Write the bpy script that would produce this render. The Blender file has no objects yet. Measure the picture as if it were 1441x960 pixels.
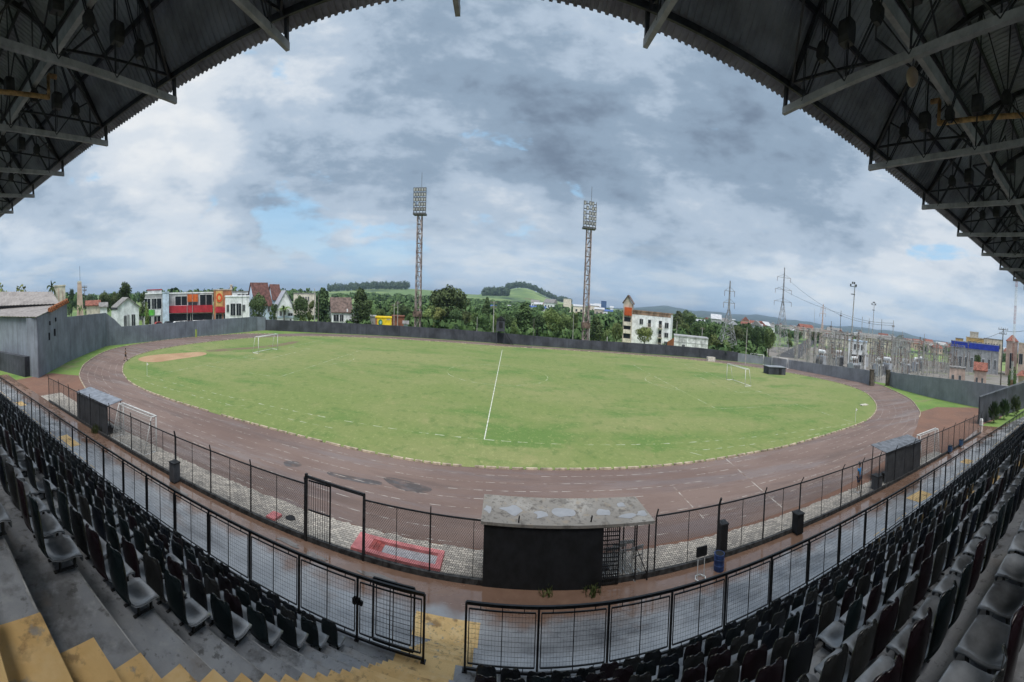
import bpy, math, random
from mathutils import Vector, Matrix
rnd = random.Random(7)
C = bpy.context.scene.collection
S = bpy.context.scene

# ------------------------------------------------------------------ measured camera (phone panorama: cylinder, squeezed sideways)
UP = Vector((-0.04646075, 0.06162065, 0.9970177)).normalized()
F0 = Vector((0.00195808, 0.99809923, -0.06159625))
FW = (F0 - UP * F0.dot(UP)).normalized()
RT = FW.cross(UP)
FX, FY, X0, H0 = 545.0066, 808.2437, 720.5, 471.3916
EYE = Vector((2.2829, 0.0, 9.2325))
def ray(px, py):
    u = (px - X0) / FX; v = (H0 - py) / FY
    return FW * math.cos(u) + RT * math.sin(u) + UP * v
def at(px, py, rho):                    # the point at horizontal distance rho (metres) that was measured at that place of the photo
    d = ray(px, py); t = rho / math.hypot(d.x, d.y); return EYE + d * t
def gnd(px, py, z=0.0):                 # the ground point measured there
    d = ray(px, py); t = (z - EYE.z) / d.z; return EYE + d * t
def az(px):                             # heading of a column of the photo
    d = ray(px, 450); return math.atan2(d.x, d.y)
def polar(px, rho, z=0.0):
    a = az(px); return Vector((EYE.x + rho * math.sin(a), rho * math.cos(a), z))

# ------------------------------------------------------------------ materials
MATS = {}
def lk(nt, a, b): nt.links.new(a, b)
def mat(name, col, rough=0.8, var=0.18, scale=2.0, bump=0.0, bscale=None, metal=0.0, col2=None, spec=0.4, streak=0.0, rand=0.0, detail=5.0, alt=None):
    """Principled material whose colour wanders with world-space noise (stains, wear)."""
    if name in MATS: return MATS[name]
    m = bpy.data.materials.new(name); m.use_nodes = True; nt = m.node_tree; N = nt.nodes
    b = N['Principled BSDF']; b.inputs['Roughness'].default_value = rough; b.inputs['Metallic'].default_value = metal
    b.inputs['Specular IOR Level'].default_value = spec
    geo = N.new('ShaderNodeNewGeometry')
    nz = N.new('ShaderNodeTexNoise'); nz.inputs['Scale'].default_value = scale; nz.inputs['Detail'].default_value = detail; nz.inputs['Roughness'].default_value = 0.65
    lk(nt, geo.outputs['Position'], nz.inputs['Vector'])
    c2 = col2 if col2 else tuple(c * (1 - 2.0 * var) for c in col)
    c1 = tuple(min(1, c * (1 + var)) for c in col)
    mx = N.new('ShaderNodeMix'); mx.data_type = 'RGBA'
    mx.inputs[6].default_value = (*c2, 1); mx.inputs[7].default_value = (*c1, 1)
    rp = N.new('ShaderNodeValToRGB'); rp.color_ramp.elements[0].position = 0.36; rp.color_ramp.elements[1].position = 0.64
    lk(nt, nz.outputs['Fac'], rp.inputs['Fac']); lk(nt, rp.outputs['Color'], mx.inputs[0])
    out = mx.outputs[2]
    if streak:
        mp = N.new('ShaderNodeMapping'); mp.inputs['Scale'].default_value = (1.3, 1.3, 0.09)
        lk(nt, geo.outputs['Position'], mp.inputs['Vector'])
        n2 = N.new('ShaderNodeTexNoise'); n2.inputs['Scale'].default_value = 1.6; n2.inputs['Detail'].default_value = 6
        lk(nt, mp.outputs['Vector'], n2.inputs['Vector'])
        r2 = N.new('ShaderNodeValToRGB'); r2.color_ramp.elements[0].position = 0.5; r2.color_ramp.elements[1].position = 0.72
        lk(nt, n2.outputs['Fac'], r2.inputs['Fac'])
        ml = N.new('ShaderNodeMath'); ml.operation = 'MULTIPLY'; ml.inputs[1].default_value = streak; lk(nt, r2.outputs['Color'], ml.inputs[0])
        m2 = N.new('ShaderNodeMix'); m2.data_type = 'RGBA'; m2.inputs[7].default_value = (*[c * 0.3 for c in col], 1)
        lk(nt, ml.outputs[0], m2.inputs[0]); lk(nt, out, m2.inputs[6]); out = m2.outputs[2]
    if rand:
        oi = N.new('ShaderNodeObjectInfo'); hs = N.new('ShaderNodeHueSaturation')
        mr = N.new('ShaderNodeMapRange'); mr.inputs[3].default_value = 1 - rand; mr.inputs[4].default_value = 1 + rand
        lk(nt, oi.outputs['Random'], mr.inputs[0]); lk(nt, mr.outputs[0], hs.inputs['Value']); lk(nt, out, hs.inputs['Color']); out = hs.outputs['Color']
    lk(nt, out, b.inputs['Base Color'])
    if bump:
        nb = N.new('ShaderNodeTexNoise'); nb.inputs['Scale'].default_value = bscale or scale * 6; nb.inputs['Detail'].default_value = 6
        lk(nt, geo.outputs['Position'], nb.inputs['Vector'])
        bp = N.new('ShaderNodeBump'); bp.inputs['Strength'].default_value = bump; bp.inputs['Distance'].default_value = 0.05
        lk(nt, nb.outputs['Fac'], bp.inputs['Height']); lk(nt, bp.outputs['Normal'], b.inputs['Normal'])
    MATS[name] = m; return m

def layered(name, layers, rough=0.85, bump=0.0, bscale=20, roughlayer=None, spec=0.4):
    """layers: [(colour, None)] then (colour, (scale xyz, lo, hi, strength)) patches laid over one another by noise."""
    if name in MATS: return MATS[name]
    m = bpy.data.materials.new(name); m.use_nodes = True; nt = m.node_tree; N = nt.nodes
    b = N['Principled BSDF']; b.inputs['Roughness'].default_value = rough; b.inputs['Specular IOR Level'].default_value = spec
    geo = N.new('ShaderNodeNewGeometry'); out = None
    def noise(sc, lo, hi, off):
        mp = N.new('ShaderNodeMapping'); mp.inputs['Scale'].default_value = sc; mp.inputs['Location'].default_value = (off * 13.7, off * 7.1, off * 3.3)
        lk(nt, geo.outputs['Position'], mp.inputs['Vector'])
        n = N.new('ShaderNodeTexNoise'); n.inputs['Scale'].default_value = 1.0; n.inputs['Detail'].default_value = 7; n.inputs['Roughness'].default_value = 0.62
        lk(nt, mp.outputs['Vector'], n.inputs['Vector'])
        r = N.new('ShaderNodeMapRange'); r.inputs[1].default_value = lo; r.inputs[2].default_value = hi; lk(nt, n.outputs['Fac'], r.inputs[0]); return r.outputs[0]
    for i, (col, p) in enumerate(layers):
        if p is None:
            rgb = N.new('ShaderNodeRGB'); rgb.outputs[0].default_value = (*col, 1); out = rgb.outputs[0]; continue
        sc, lo, hi, st = p
        f = noise(sc, lo, hi, i)
        ml = N.new('ShaderNodeMath'); ml.operation = 'MULTIPLY'; ml.inputs[1].default_value = st; lk(nt, f, ml.inputs[0])
        mx = N.new('ShaderNodeMix'); mx.data_type = 'RGBA'; mx.inputs[7].default_value = (*col, 1)
        lk(nt, ml.outputs[0], mx.inputs[0]); lk(nt, out, mx.inputs[6]); out = mx.outputs[2]
    lk(nt, out, b.inputs['Base Color'])
    if roughlayer:
        sc, lo, hi, r0, r1 = roughlayer
        f = noise(sc, lo, hi, 9); mr = N.new('ShaderNodeMapRange'); mr.inputs[3].default_value = r0; mr.inputs[4].default_value = r1
        lk(nt, f, mr.inputs[0]); lk(nt, mr.outputs[0], b.inputs['Roughness'])
    if bump:
        nb = N.new('ShaderNodeTexNoise'); nb.inputs['Scale'].default_value = bscale; nb.inputs['Detail'].default_value = 6
        lk(nt, geo.outputs['Position'], nb.inputs['Vector'])
        bp = N.new('ShaderNodeBump'); bp.inputs['Strength'].default_value = bump; bp.inputs['Distance'].default_value = 0.05
        lk(nt, nb.outputs['Fac'], bp.inputs['Height']); lk(nt, bp.outputs['Normal'], b.inputs['Normal'])
    MATS[name] = m; return m

def foliage(name, dark, light, scale=0.5, rand=0.25):
    if name in MATS: return MATS[name]
    m = mat(name, light, rough=0.75, scale=scale, col2=dark, spec=0.15, rand=rand)
    nt = m.node_tree; N = nt.nodes; b = N['Principled BSDF']; old = b.inputs['Base Color'].links[0].from_socket
    oi = N.new('ShaderNodeObjectInfo'); wn = N.new('ShaderNodeTexWhiteNoise'); wn.noise_dimensions = '1D'; lk(nt, oi.outputs['Random'], wn.inputs['W'])
    mr = N.new('ShaderNodeMapRange'); mr.inputs[3].default_value = .462; mr.inputs[4].default_value = .525; lk(nt, wn.outputs['Value'], mr.inputs[0])
    hs = N.new('ShaderNodeHueSaturation'); hs.inputs['Saturation'].default_value = .92; lk(nt, mr.outputs[0], hs.inputs['Hue']); lk(nt, old, hs.inputs['Color']); lk(nt, hs.outputs['Color'], b.inputs['Base Color'])
    return m

# ------------------------------------------------------------------ mesh builder
class MB:
    def __init__(s): s.v = []; s.f = []
    def quad(s, a, b, c, d):
        n = len(s.v); s.v += [tuple(a), tuple(b), tuple(c), tuple(d)]; s.f.append((n, n+1, n+2, n+3)); return s
    def poly(s, pts):
        n = len(s.v); s.v += [tuple(p) for p in pts]; s.f.append(tuple(range(n, n+len(pts)))); return s
    def box(s, c, size, rz=0.0):
        x, y, z = c; w, d, h = size[0]/2, size[1]/2, size[2]/2; cs, sn = math.cos(rz), math.sin(rz); n = len(s.v)
        for sx, sy, sz in ((-1,-1,-1),(1,-1,-1),(1,1,-1),(-1,1,-1),(-1,-1,1),(1,-1,1),(1,1,1),(-1,1,1)):
            a, b = sx*w, sy*d; s.v.append((x+a*cs-b*sn, y+a*sn+b*cs, z+sz*h))
        for f in ((0,3,2,1),(4,5,6,7),(0,1,5,4),(1,2,6,5),(2,3,7,6),(3,0,4,7)): s.f.append(tuple(n+i for i in f))
        return s
    def tube(s, p, q, r, n=6, r2=None, cap=True):
        p, q = Vector(p), Vector(q); d = q - p
        if d.length < 1e-6: return s
        d.normalize(); a = d.orthogonal().normalized(); b = d.cross(a); r2 = r if r2 is None else r2; k = len(s.v)
        for c, rr in ((p, r), (q, r2)):
            for i in range(n):
                t = 2*math.pi*i/n + math.pi/4; s.v.append(tuple(c + a*(rr*math.cos(t)) + b*(rr*math.sin(t))))
        for i in range(n): j = (i+1) % n; s.f.append((k+i, k+j, k+n+j, k+n+i))
        if cap: s.f.append(tuple(k+i for i in range(n-1, -1, -1))); s.f.append(tuple(k+n+i for i in range(n)))
        return s
    def bar(s, p, q, w, h=None):        # square-section bar
        p, q = Vector(p), Vector(q); h = w if h is None else h; d = (q - p)
        if d.length < 1e-6: return s
        d.normalize()
        up = Vector((0,0,1)) if abs(d.z) < 0.95 else Vector((0,1,0))
        a = d.cross(up).normalized(); b = a.cross(d); k = len(s.v)
        for c in (p, q):
            for sa, sb in ((-1,-1),(1,-1),(1,1),(-1,1)): s.v.append(tuple(c + a*(sa*w/2) + b*(sb*h/2)))
        for i in range(4): j = (i+1) % 4; s.f.append((k+i, k+j, k+4+j, k+4+i))
        s.f.append((k+3,k+2,k+1,k)); s.f.append((k+4,k+5,k+6,k+7)); return s
    def prism(s, pts, off):             # polygon pts (3D, planar) swept by off
        off = Vector(off); k = len(s.v); n = len(pts); P = [Vector(p) for p in pts]
        s.v += [tuple(p) for p in P] + [tuple(p + off) for p in P]
        s.f.append(tuple(range(k+n-1, k-1, -1))); s.f.append(tuple(range(k+n, k+2*n)))
        for i in range(n): j = (i+1) % n; s.f.append((k+i, k+j, k+n+j, k+n+i))
        return s
    def strip(s, A, B):                 # surface between two polylines of equal length
        k = len(s.v); n = len(A)
        s.v += [tuple(p) for p in A] + [tuple(p) for p in B]
        for i in range(n-1): s.f.append((k+i, k+i+1, k+n+i+1, k+n+i))
        return s
    def lathe(s, c, prof, n=16):        # prof [(r,z)]
        k = len(s.v); m = len(prof)
        for r, z in prof:
            for i in range(n):
                t = 2*math.pi*i/n; s.v.append((c[0]+r*math.cos(t), c[1]+r*math.sin(t), c[2]+z))
        for j in range(m-1):
            for i in range(n):
                i2 = (i+1) % n; s.f.append((k+j*n+i, k+j*n+i2, k+(j+1)*n+i2, k+(j+1)*n+i))
        s.f.append(tuple(k+i for i in range(n-1,-1,-1))); s.f.append(tuple(k+(m-1)*n+i for i in range(n))); return s
    def build(s, name, m, parent=None, smooth=False, loc=None):
        me = bpy.data.meshes.new(name); me.from_pydata(s.v, [], s.f); me.update()
        if smooth: me.polygons.foreach_set('use_smooth', [True]*len(me.polygons))
        if m: me.materials.append(m)
        o = bpy.data.objects.new(name, me); C.objects.link(o)
        if parent: o.parent = parent
        if loc: o.location = loc
        return o
def tag(o, label=None, cat=None, group=None, kind=None):
    if label: o['label'] = label
    if cat: o['category'] = cat
    if group: o['group'] = group
    if kind: o['kind'] = kind
    return o
def thing(name, label, cat, loc=(0,0,0), rz=0.0, group=None):
    o = bpy.data.objects.new(name, None); C.objects.link(o); o.empty_display_size = 0.3
    o.location = loc; o.rotation_euler = (0,0,rz); return tag(o, label, cat, group)
def struct(name, mb, m, smooth=False): return tag(mb.build(name, m, smooth=smooth), kind='structure')
KIDS = {}
def dup(root, loc, rz, label=None, group=None, scale=None):
    r = root.copy(); C.objects.link(r); r.location = loc; r.rotation_euler = (0,0,rz)
    if scale: r.scale = scale
    if label: r['label'] = label
    if group: r['group'] = group
    for ch in root.children:
        c = ch.copy(); C.objects.link(c); c.parent = r
        for g in ch.children:
            d = g.copy(); C.objects.link(d); d.parent = c
    return r
def smoothloop(P, n=6, closed=True):    # Catmull-Rom through the points
    out = []; m = len(P)
    for i in range(m if closed else m-1):
        p0, p1, p2, p3 = (P[(i+k-1) % m] if closed else P[min(max(i+k-1,0),m-1)] for k in range(4))
        for j in range(n):
            t = j/n
            out.append(tuple(0.5*((2*p1[a]) + (-p0[a]+p2[a])*t + (2*p0[a]-5*p1[a]+4*p2[a]-p3[a])*t*t + (-p0[a]+3*p1[a]-3*p2[a]+p3[a])*t*t*t) for a in (0,1)))
    if not closed: out.append(tuple(P[-1][:2]))
    return out
ORD = ['first','second','third','fourth','fifth','sixth','seventh','eighth','ninth','tenth','eleventh','twelfth','thirteenth','fourteenth','fifteenth','sixteenth','seventeenth','eighteenth','nineteenth','twentieth']
# ------------------------------------------------------------------ the setting: terrain, pitch, track, paving
def bend(x): t = x - 4.0; return 0.029 * (t + math.sqrt(t*t + 6.0))     # the stand's right wing swings outwards a little
def sst(a, b, x): t = min(1, max(0, (x-a)/(b-a))); return t*t*(3-2*t)
def terr(x, y):
    dx, dy = x - EYE.x, y; rho = math.hypot(dx, dy); a = math.degrees(math.atan2(dx, dy))
    z = -0.06
    if rho > 250:
        A = 21 + 4*math.sin(a*0.31) if a < -4 else 21*(1 - sst(-4, 16, a)) + 2
        A = A + (5 - A)*(1 - sst(-32, -20, a)) if a < -20 else A
        z += A * sst(600, 1900, rho)
        z += 30*math.exp(-((a-1.7)/3.4)**2) * sst(1200, 1800, rho) * (1 - 0.6*sst(2200, 3200, rho))
        z += sst(3500, 7600, rho) * (88 + 12*math.sin(a*0.35+1) + 9*math.sin(a*0.9) + 5*math.sin(a*2.3)) * sst(14, 24, a) * (1 - 0.75*sst(54, 68, a))
    return z
mb = MB(); NA = 360
radii = [0, 60, 130, 200, 260, 340, 440, 560, 700, 820, 950, 1100, 1250, 1400, 1550, 1700, 1850, 2050, 2400, 3000, 3800, 4800, 5800, 6800, 7600, 9000, 12000]
for r in radii:
    for i in range(NA):
        t = 2*math.pi*i/NA; x, y = EYE.x + r*math.sin(t), r*math.cos(t); mb.v.append((x, y, terr(x, y)))
for j in range(len(radii)-1):
    for i in range(NA):
        k = (i+1) % NA; mb.f.append((j*NA+i, j*NA+k, (j+1)*NA+k, (j+1)*NA+i))
M_terr = layered('countryside', [((.12,.19,.06), None), ((.20,.27,.09), ((.0035,.0035,.01), .46, .54, 1)), ((.035,.065,.028), ((.006,.006,.01), .56, .60, 1)), ((.17,.12,.07), ((.011,.011,.02), .62, .66, .7))], rough=.95)
FAR = len([r for r in radii if r < 3800])*NA
ff = [f for f in mb.f if min(f) >= FAR-NA]; mb.f = [f for f in mb.f if min(f) < FAR-NA]
fb = MB(); fb.v = mb.v; fb.f = ff
struct('terrain', mb, M_terr, smooth=True); struct('far_hills', fb, layered('forested_hills', [((.030,.048,.028), None), ((.055,.085,.04), ((.0012,.0012,.004), .5, .58, .8)), ((.02,.034,.02), ((.004,.004,.004), .48, .6, .7))], rough=1.0), smooth=True)

M_grass = layered('pitch_grass', [((.165,.212,.060), None), ((.225,.238,.090), ((.045,.09,.1), .42, .62, .85)), ((.092,.178,.034), ((.08,.16,.1), .52, .64, .8)), ((.30,.27,.12), ((.35,.20,.3), .58, .72, .4)), ((.085,.15,.032), ((.9,.6,1), .54, .66, .55)), ((.36,.37,.15), ((3.2,2.4,1), .55, .68, .45)), ((.07,.12,.03), ((8,6,1), .55, .68, .4))], rough=.95, bump=.5, bscale=9)
M_verge = layered('verge_grass', [((.15,.23,.05), None), ((.09,.18,.035), ((.3,.3,.3), .45, .6, .8)), ((.24,.20,.11), ((.18,.18,.2), .58, .68, .7)), ((.21,.25,.10), ((3,3,2), .5, .7, .5))], rough=.95, bump=.7, bscale=7)
M_track = layered('cinder_track', [((.155,.104,.087), None), ((.205,.145,.122), ((.12,.25,.2), .42, .62, .8)), ((.112,.079,.068), ((.07,.5,.2), .52, .68, .7)), ((.060,.052,.052), ((.10,.55,.2), .63, .70, .55)), ((.2,.145,.125), ((2.5,2.5,2), .55, .75, .35))], rough=.9, bump=.25, bscale=12, roughlayer=((.07,.5,.2), .46, .62, .85, .32))
M_earth = layered('red_earth', [((.19,.10,.068), None), ((.15,.085,.062), ((.25,.25,.2), .45, .62, .9)), ((.25,.16,.11), ((1.2,1.2,1), .54, .7, .5))], rough=.9, bump=.5, bscale=8)
M_mud = layered('wet_earth', [((.150,.088,.062), None), ((.10,.066,.05), ((.35,.6,.2), .45, .62, .9)), ((.21,.14,.10), ((1.2,1.2,1), .55, .7, .5))], rough=.8, bump=.3, bscale=7, roughlayer=((.4,.7,.2), .52, .60, .85, .12))
M_cobble = layered('interlocking_pavers', [((.50,.455,.40), None), ((.37,.335,.30), ((.4,.4,.3), .45, .62, .8)), ((.21,.19,.175), ((.9,.9,.6), .58, .7, .7)), ((.42,.38,.34), ((6,6,4), .52, .72, .5))], rough=.85, bump=.6, bscale=10)
M_slab = layered('wet_concrete_walk', [((.33,.335,.345), None), ((.43,.43,.435), ((.5,.25,.4), .45, .6, .8)), ((.12,.122,.13), ((.2,.5,.3), .5, .64, .8)), ((.24,.165,.12), ((.16,.4,.2), .6, .7, .6))], rough=.6, bump=.12, bscale=5, roughlayer=((.35,.8,.3), .40, .53, .42, .06), spec=1.0)

def pavers(m):                          # interlocking blocks: joints and a tone of its own for each block
    nt = m.node_tree; N = nt.nodes; b = N['Principled BSDF']; old = b.inputs['Base Color'].links[0].from_socket
    geo = N.new('ShaderNodeNewGeometry'); bt = N.new('ShaderNodeTexBrick'); lk(nt, geo.outputs['Position'], bt.inputs['Vector'])
    bt.inputs['Scale'].default_value = 1.0; bt.inputs['Brick Width'].default_value = .34; bt.inputs['Row Height'].default_value = .17; bt.inputs['Mortar Size'].default_value = .018
    bt.inputs['Color1'].default_value = (.66,.66,.66,1); bt.inputs['Color2'].default_value = (1.2,1.18,1.14,1); bt.inputs['Mortar'].default_value = (.32,.31,.30,1)
    mx = N.new('ShaderNodeMix'); mx.data_type = 'RGBA'; mx.blend_type = 'MULTIPLY'; mx.inputs[0].default_value = 1.0; lk(nt, old, mx.inputs[6]); lk(nt, bt.outputs['Color'], mx.inputs[7]); lk(nt, mx.outputs[2], b.inputs['Base Color'])
pavers(M_cobble)
inner = [(-53.2,35.1),(-48.1,32.8),(-43.7,31.6),(-39.4,31.0),(-34,30.7),(-26.5,30.7),(-15.6,30.6),(-7.2,30.3),(-3,30.3),(1.5,30.7),(7.3,31.1),(13.6,31.3),(19,31.6),(25.3,32.2),(30.3,32.6),(37.5,33.8),(44.3,35.1),(48.7,36.1),(53.8,37.8),(60,41.2),(64.7,44.6),(69.3,48.9),(74.7,55),(78,61.6),(79.5,70),(77.5,82),(72,92.5),(64,101),(51.4,107.8),(40.7,110.6),(23.6,112.4),(10.8,112.0),(-1.6,111.2),(-14,111.5),(-30.9,110),(-43.2,107),(-54.4,102),(-62,95),(-67.5,86),(-70.5,75),(-71.5,65),(-70.5,56),(-69,51.6),(-66.7,46.8),(-63.7,43),(-60.3,39.8),(-56.3,37)]
outer = [(-46.8,24.8),(-42,23),(-36,21.3),(-30,20.6),(-22,20.4),(-10,20.4),(0,20.5),(11,20.7),(16.3,20.9),(20.9,21.2),(27.7,21.8),(36,23.4),(46,26.2),(55,29.8),(61.4,33),(66.2,35.4),(71,38.8),(77.6,44.1),(82.5,49.7),(86.7,55.6),(91,62.2),(92.5,66),(90,78),(86.5,90),(79,99.5),(70,106.5),(58,111.3),(45,114.3),(30,116.4),(0,117.2),(-20,117.4),(-35,115.8),(-50,112),(-60,107.5),(-66,101.5),(-71,97.7),(-76.2,93.6),(-80,84.7),(-82.2,77),(-83,70),(-83,63.5),(-81.9,56),(-80.3,50.7),(-77.7,46),(-74,41.6),(-68.8,36.7),(-64.6,33.2),(-59.4,30),(-55.6,28),(-50.2,26)]
IN = smoothloop(inner, 5); OUT = smoothloop(outer, 5)
def sheet(name, loop, z, m):
    mb = MB(); mb.poly([(p[0], p[1], z) for p in loop]); o = mb.build(name, m)
    import bmesh as _b
    bm = _b.new(); bm.from_mesh(o.data); _b.ops.triangulate(bm, faces=bm.faces[:]); bm.to_mesh(o.data); bm.free()
    return tag(o, kind='structure')
sheet('verge_ground', [(-95,14),(80,14),(96,20),(96,64),(90,100),(72,110),(45,118.6),(0,119.6),(-40,118),(-62,112),(-84,106),(-92,60),(-90,48)], 0.0, M_verge)
sheet('earth_apron_ground', [(-60,17),(-30,17),(10,17.2),(40,19),(70,22),(84,24),(84,31.5),(76,37),(66,36),(60,34.5),(50,31),(30,25),(0,23),(-30,23),(-45,26),(-52,28.2),(-56,29.2),(-62,25.5)], 0.004, M_earth)
sheet('running_track', OUT, 0.008, M_track)
sheet('pitch', IN, 0.014, M_grass)
M_wetp = layered('damp_track_patch', [((.075,.062,.058), None), ((.13,.09,.075), ((1.2,2.5,1), .46, .6, .9))], rough=.6, roughlayer=((.8,1.5,.5), .45, .6, .7, .3))
for pa in (((540,672),(566,675),(606,687),(598,694),(570,691),(548,681)), ((462,664),(486,669),(534,678),(530,683),(490,676),(464,669)), ((400,650),(418,650),(424,656),(404,657))):
    sheet('damp_track_patch', smoothloop([tuple(gnd(px, y)[:2]) for px, y in pa], 4), .0105, M_wetp)
# track lanes: worn white lines offset from the kerb
M_line = layered('worn_lane_paint', [((.47,.43,.39), None), ((.17,.11,.085), ((1.1,1.1,1), .40, .56, .95))], rough=.8)
M_white = layered('pitch_line_paint', [((.52,.55,.42), None), ((.20,.25,.07), ((.8,.8,1), .36, .54, .95))], rough=.85)
def offset(loop, d):
    n = len(loop); out = []
    for i in range(n):
        a, b = loop[i-1], loop[(i+1) % n]; tx, ty = b[0]-a[0], b[1]-a[1]; l = math.hypot(tx, ty) or 1
        out.append((loop[i][0] + ty/l*d, loop[i][1] - tx/l*d))
    return out
mb = MB()
def inside(p, loop):
    c = False; n = len(loop); j = n-1
    for i in range(n):
        if (loop[i][1] > p[1]) != (loop[j][1] > p[1]) and p[0] < (loop[j][0]-loop[i][0])*(p[1]-loop[i][1])/(loop[j][1]-loop[i][1]) + loop[i][0]: c = not c
        j = i
    return c
for k in range(1, 9):
    A = offset(IN, 1.2*k); B = offset(IN, 1.2*k + 0.055); n = len(A)
    for i in range(n):
        j = (i+1) % n; l = math.hypot(A[j][0]-A[i][0], A[j][1]-A[i][1]); seg = max(1, int(l/.85))
        if not inside(B[i], OUT): continue
        for s in range(seg):
            if rnd.random() < 0.12: continue
            t0, t1 = s/seg, (s + (0.74 if A[i][1] < 40 and -45 < A[i][0] < 45 else 0.93))/seg
            f = lambda P, Q, t: (P[0]+(Q[0]-P[0])*t, P[1]+(Q[1]-P[1])*t, 0.012)
            mb.quad(f(A[i],A[j],t0), f(A[i],A[j],t1), f(B[i],B[j],t1), f(B[i],B[j],t0))
for a, b in (((22.9,34.2),(21.4,21.7)), ((15.1,27.4),(15.2,22.6)), ((25.5,32.0),(22.9,31.6))):
    d = Vector((b[0]-a[0], b[1]-a[1])).normalized(); q = Vector((-d.y, d.x))*0.05
    mb.quad((a[0]-q.x,a[1]-q.y,.013),(b[0]-q.x,b[1]-q.y,.013),(b[0]+q.x,b[1]+q.y,.013),(a[0]+q.x,a[1]+q.y,.013))
struct('track_lane_lines', mb, M_line)
# kerb of painted blocks along the inner edge
mb = MB()
for i in range(len(IN)):
    a, b = IN[i], IN[(i+1) % len(IN)]; l = math.hypot(b[0]-a[0], b[1]-a[1]); n = max(1, int(l/1.0)); r = math.atan2(b[1]-a[1], b[0]-a[0])
    for s in range(n):
        if rnd.random() < .04: continue
        t = (s+.5)/n; mb.box((a[0]+(b[0]-a[0])*t, a[1]+(b[1]-a[1])*t, .05), (l/n*.80, .16, .12), r + rnd.uniform(-.03,.03))
struct('track_kerb', mb, mat('kerb_paint', (.46,.38,.28), var=.3, scale=1.5))
mb = MB()
for i in range(len(OUT)):
    a, b = OUT[i], OUT[(i+1) % len(OUT)]
    if not ((a[0] < -46 and a[1] < 100) or (a[0] > 62 and a[1] < 62)): continue
    l = math.hypot(b[0]-a[0], b[1]-a[1]); n = max(1, int(l/1.1)); r = math.atan2(b[1]-a[1], b[0]-a[0])
    for s in range(n):
        t = (s+.5)/n; mb.box((a[0]+(b[0]-a[0])*t, a[1]+(b[1]-a[1])*t, .05), (l/n*.85, .14, .11), r)
struct('outer_track_kerb', mb, mat('kerb_paint', (.46,.38,.28)))
# pitch markings (dimensions from the photograph: 97 x 66 m)
PX, PY0, PY1 = 48.59, 36.83, 103.17; PM = (PY0+PY1)/2
mb = MB(); LW = .11
def pl(a, b, w=LW, z=.018, step=1.5, duty=.97):
    d = Vector((b[0]-a[0], b[1]-a[1])); n = max(1, int(d.length/step)); q = Vector((-d.y, d.x)).normalized()*w/2
    for i in range(n):
        if rnd.random() < .05: continue
        p0 = Vector(a[:2]) + d*(i/n); p1 = Vector(a[:2]) + d*((i+duty)/n)
        mb.quad((p0.x-q.x,p0.y-q.y,z),(p1.x-q.x,p1.y-q.y,z),(p1.x+q.x,p1.y+q.y,z),(p0.x+q.x,p0.y+q.y,z))
def arc(cx, cy, r, a0, a1):
    n = max(6, int(abs(a1-a0)*r/1.2))
    P = [(cx+r*math.cos(a0+(a1-a0)*i/n), cy+r*math.sin(a0+(a1-a0)*i/n)) for i in range(n+1)]
    for i in range(n): pl(P[i], P[i+1])
pl((-PX,PY0),(PX,PY0),.14,step=1.6,duty=.6); pl((-PX,PY1),(PX,PY1),.09,step=1.5,duty=.5)
pl((-PX,PY0-2.6),(-14,PY0-2.6),.10,step=1.5,duty=.55); pl((20,PY0-2.4),(PX,PY0-1.6),.10,step=1.5,duty=.55); pl((-28.5,33.6),(-26.6,35.2)); pl((19.6,34.4),(21.8,31.8))
for s in (-1, 1):
    X = s*PX; pl((X,PY0),(X,PY1))
    for dx, dy in ((16.5,20.16),(5.5,9.16)):
        pl((X-s*dx,PM-dy),(X-s*dx,PM+dy)); pl((X,PM-dy),(X-s*dx,PM-dy)); pl((X,PM+dy),(X-s*dx,PM+dy))
    c = math.acos(5.5/9.15); arc(X-s*11, PM, 9.15, math.pi-c if s > 0 else -c, math.pi+c if s > 0 else c)
arc(0, PM, 9.15, 0, 2*math.pi)
struct('pitch_line_markings', mb, M_white)
mb = MB(); pl((0,PY0),(0,PY1),.10,step=3,duty=1.0); struct('halfway_line_markings', mb, mat('fresh_line_paint', (.66,.67,.58), var=.25, scale=1.5))
# bare patches
sheet('bare_earth_patch_ground', smoothloop([(-63.8,45.8),(-60.5,44.2),(-57.5,45.8),(-57.0,51),(-56.5,58),(-60,60),(-63,55),(-65,50)], 5), .020, layered('sandy_earth', [((.42,.27,.16), None), ((.34,.20,.11), ((.3,.3,.3), .45, .6, .8)), ((.30,.27,.12), ((1.2,1.2,1), .55, .7, .6))], rough=.95))
sheet('worn_path_ground', smoothloop([(-60.5,62),(-57.5,63),(-53.5,72),(-51,80),(-51.5,88),(-53.5,88),(-54,80),(-56.5,72),(-60,66)], 5), .020, layered('trodden_turf', [((.17,.13,.075), None), ((.15,.18,.06), ((.6,.6,.5), .48, .6, .9))], rough=.95))
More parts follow.
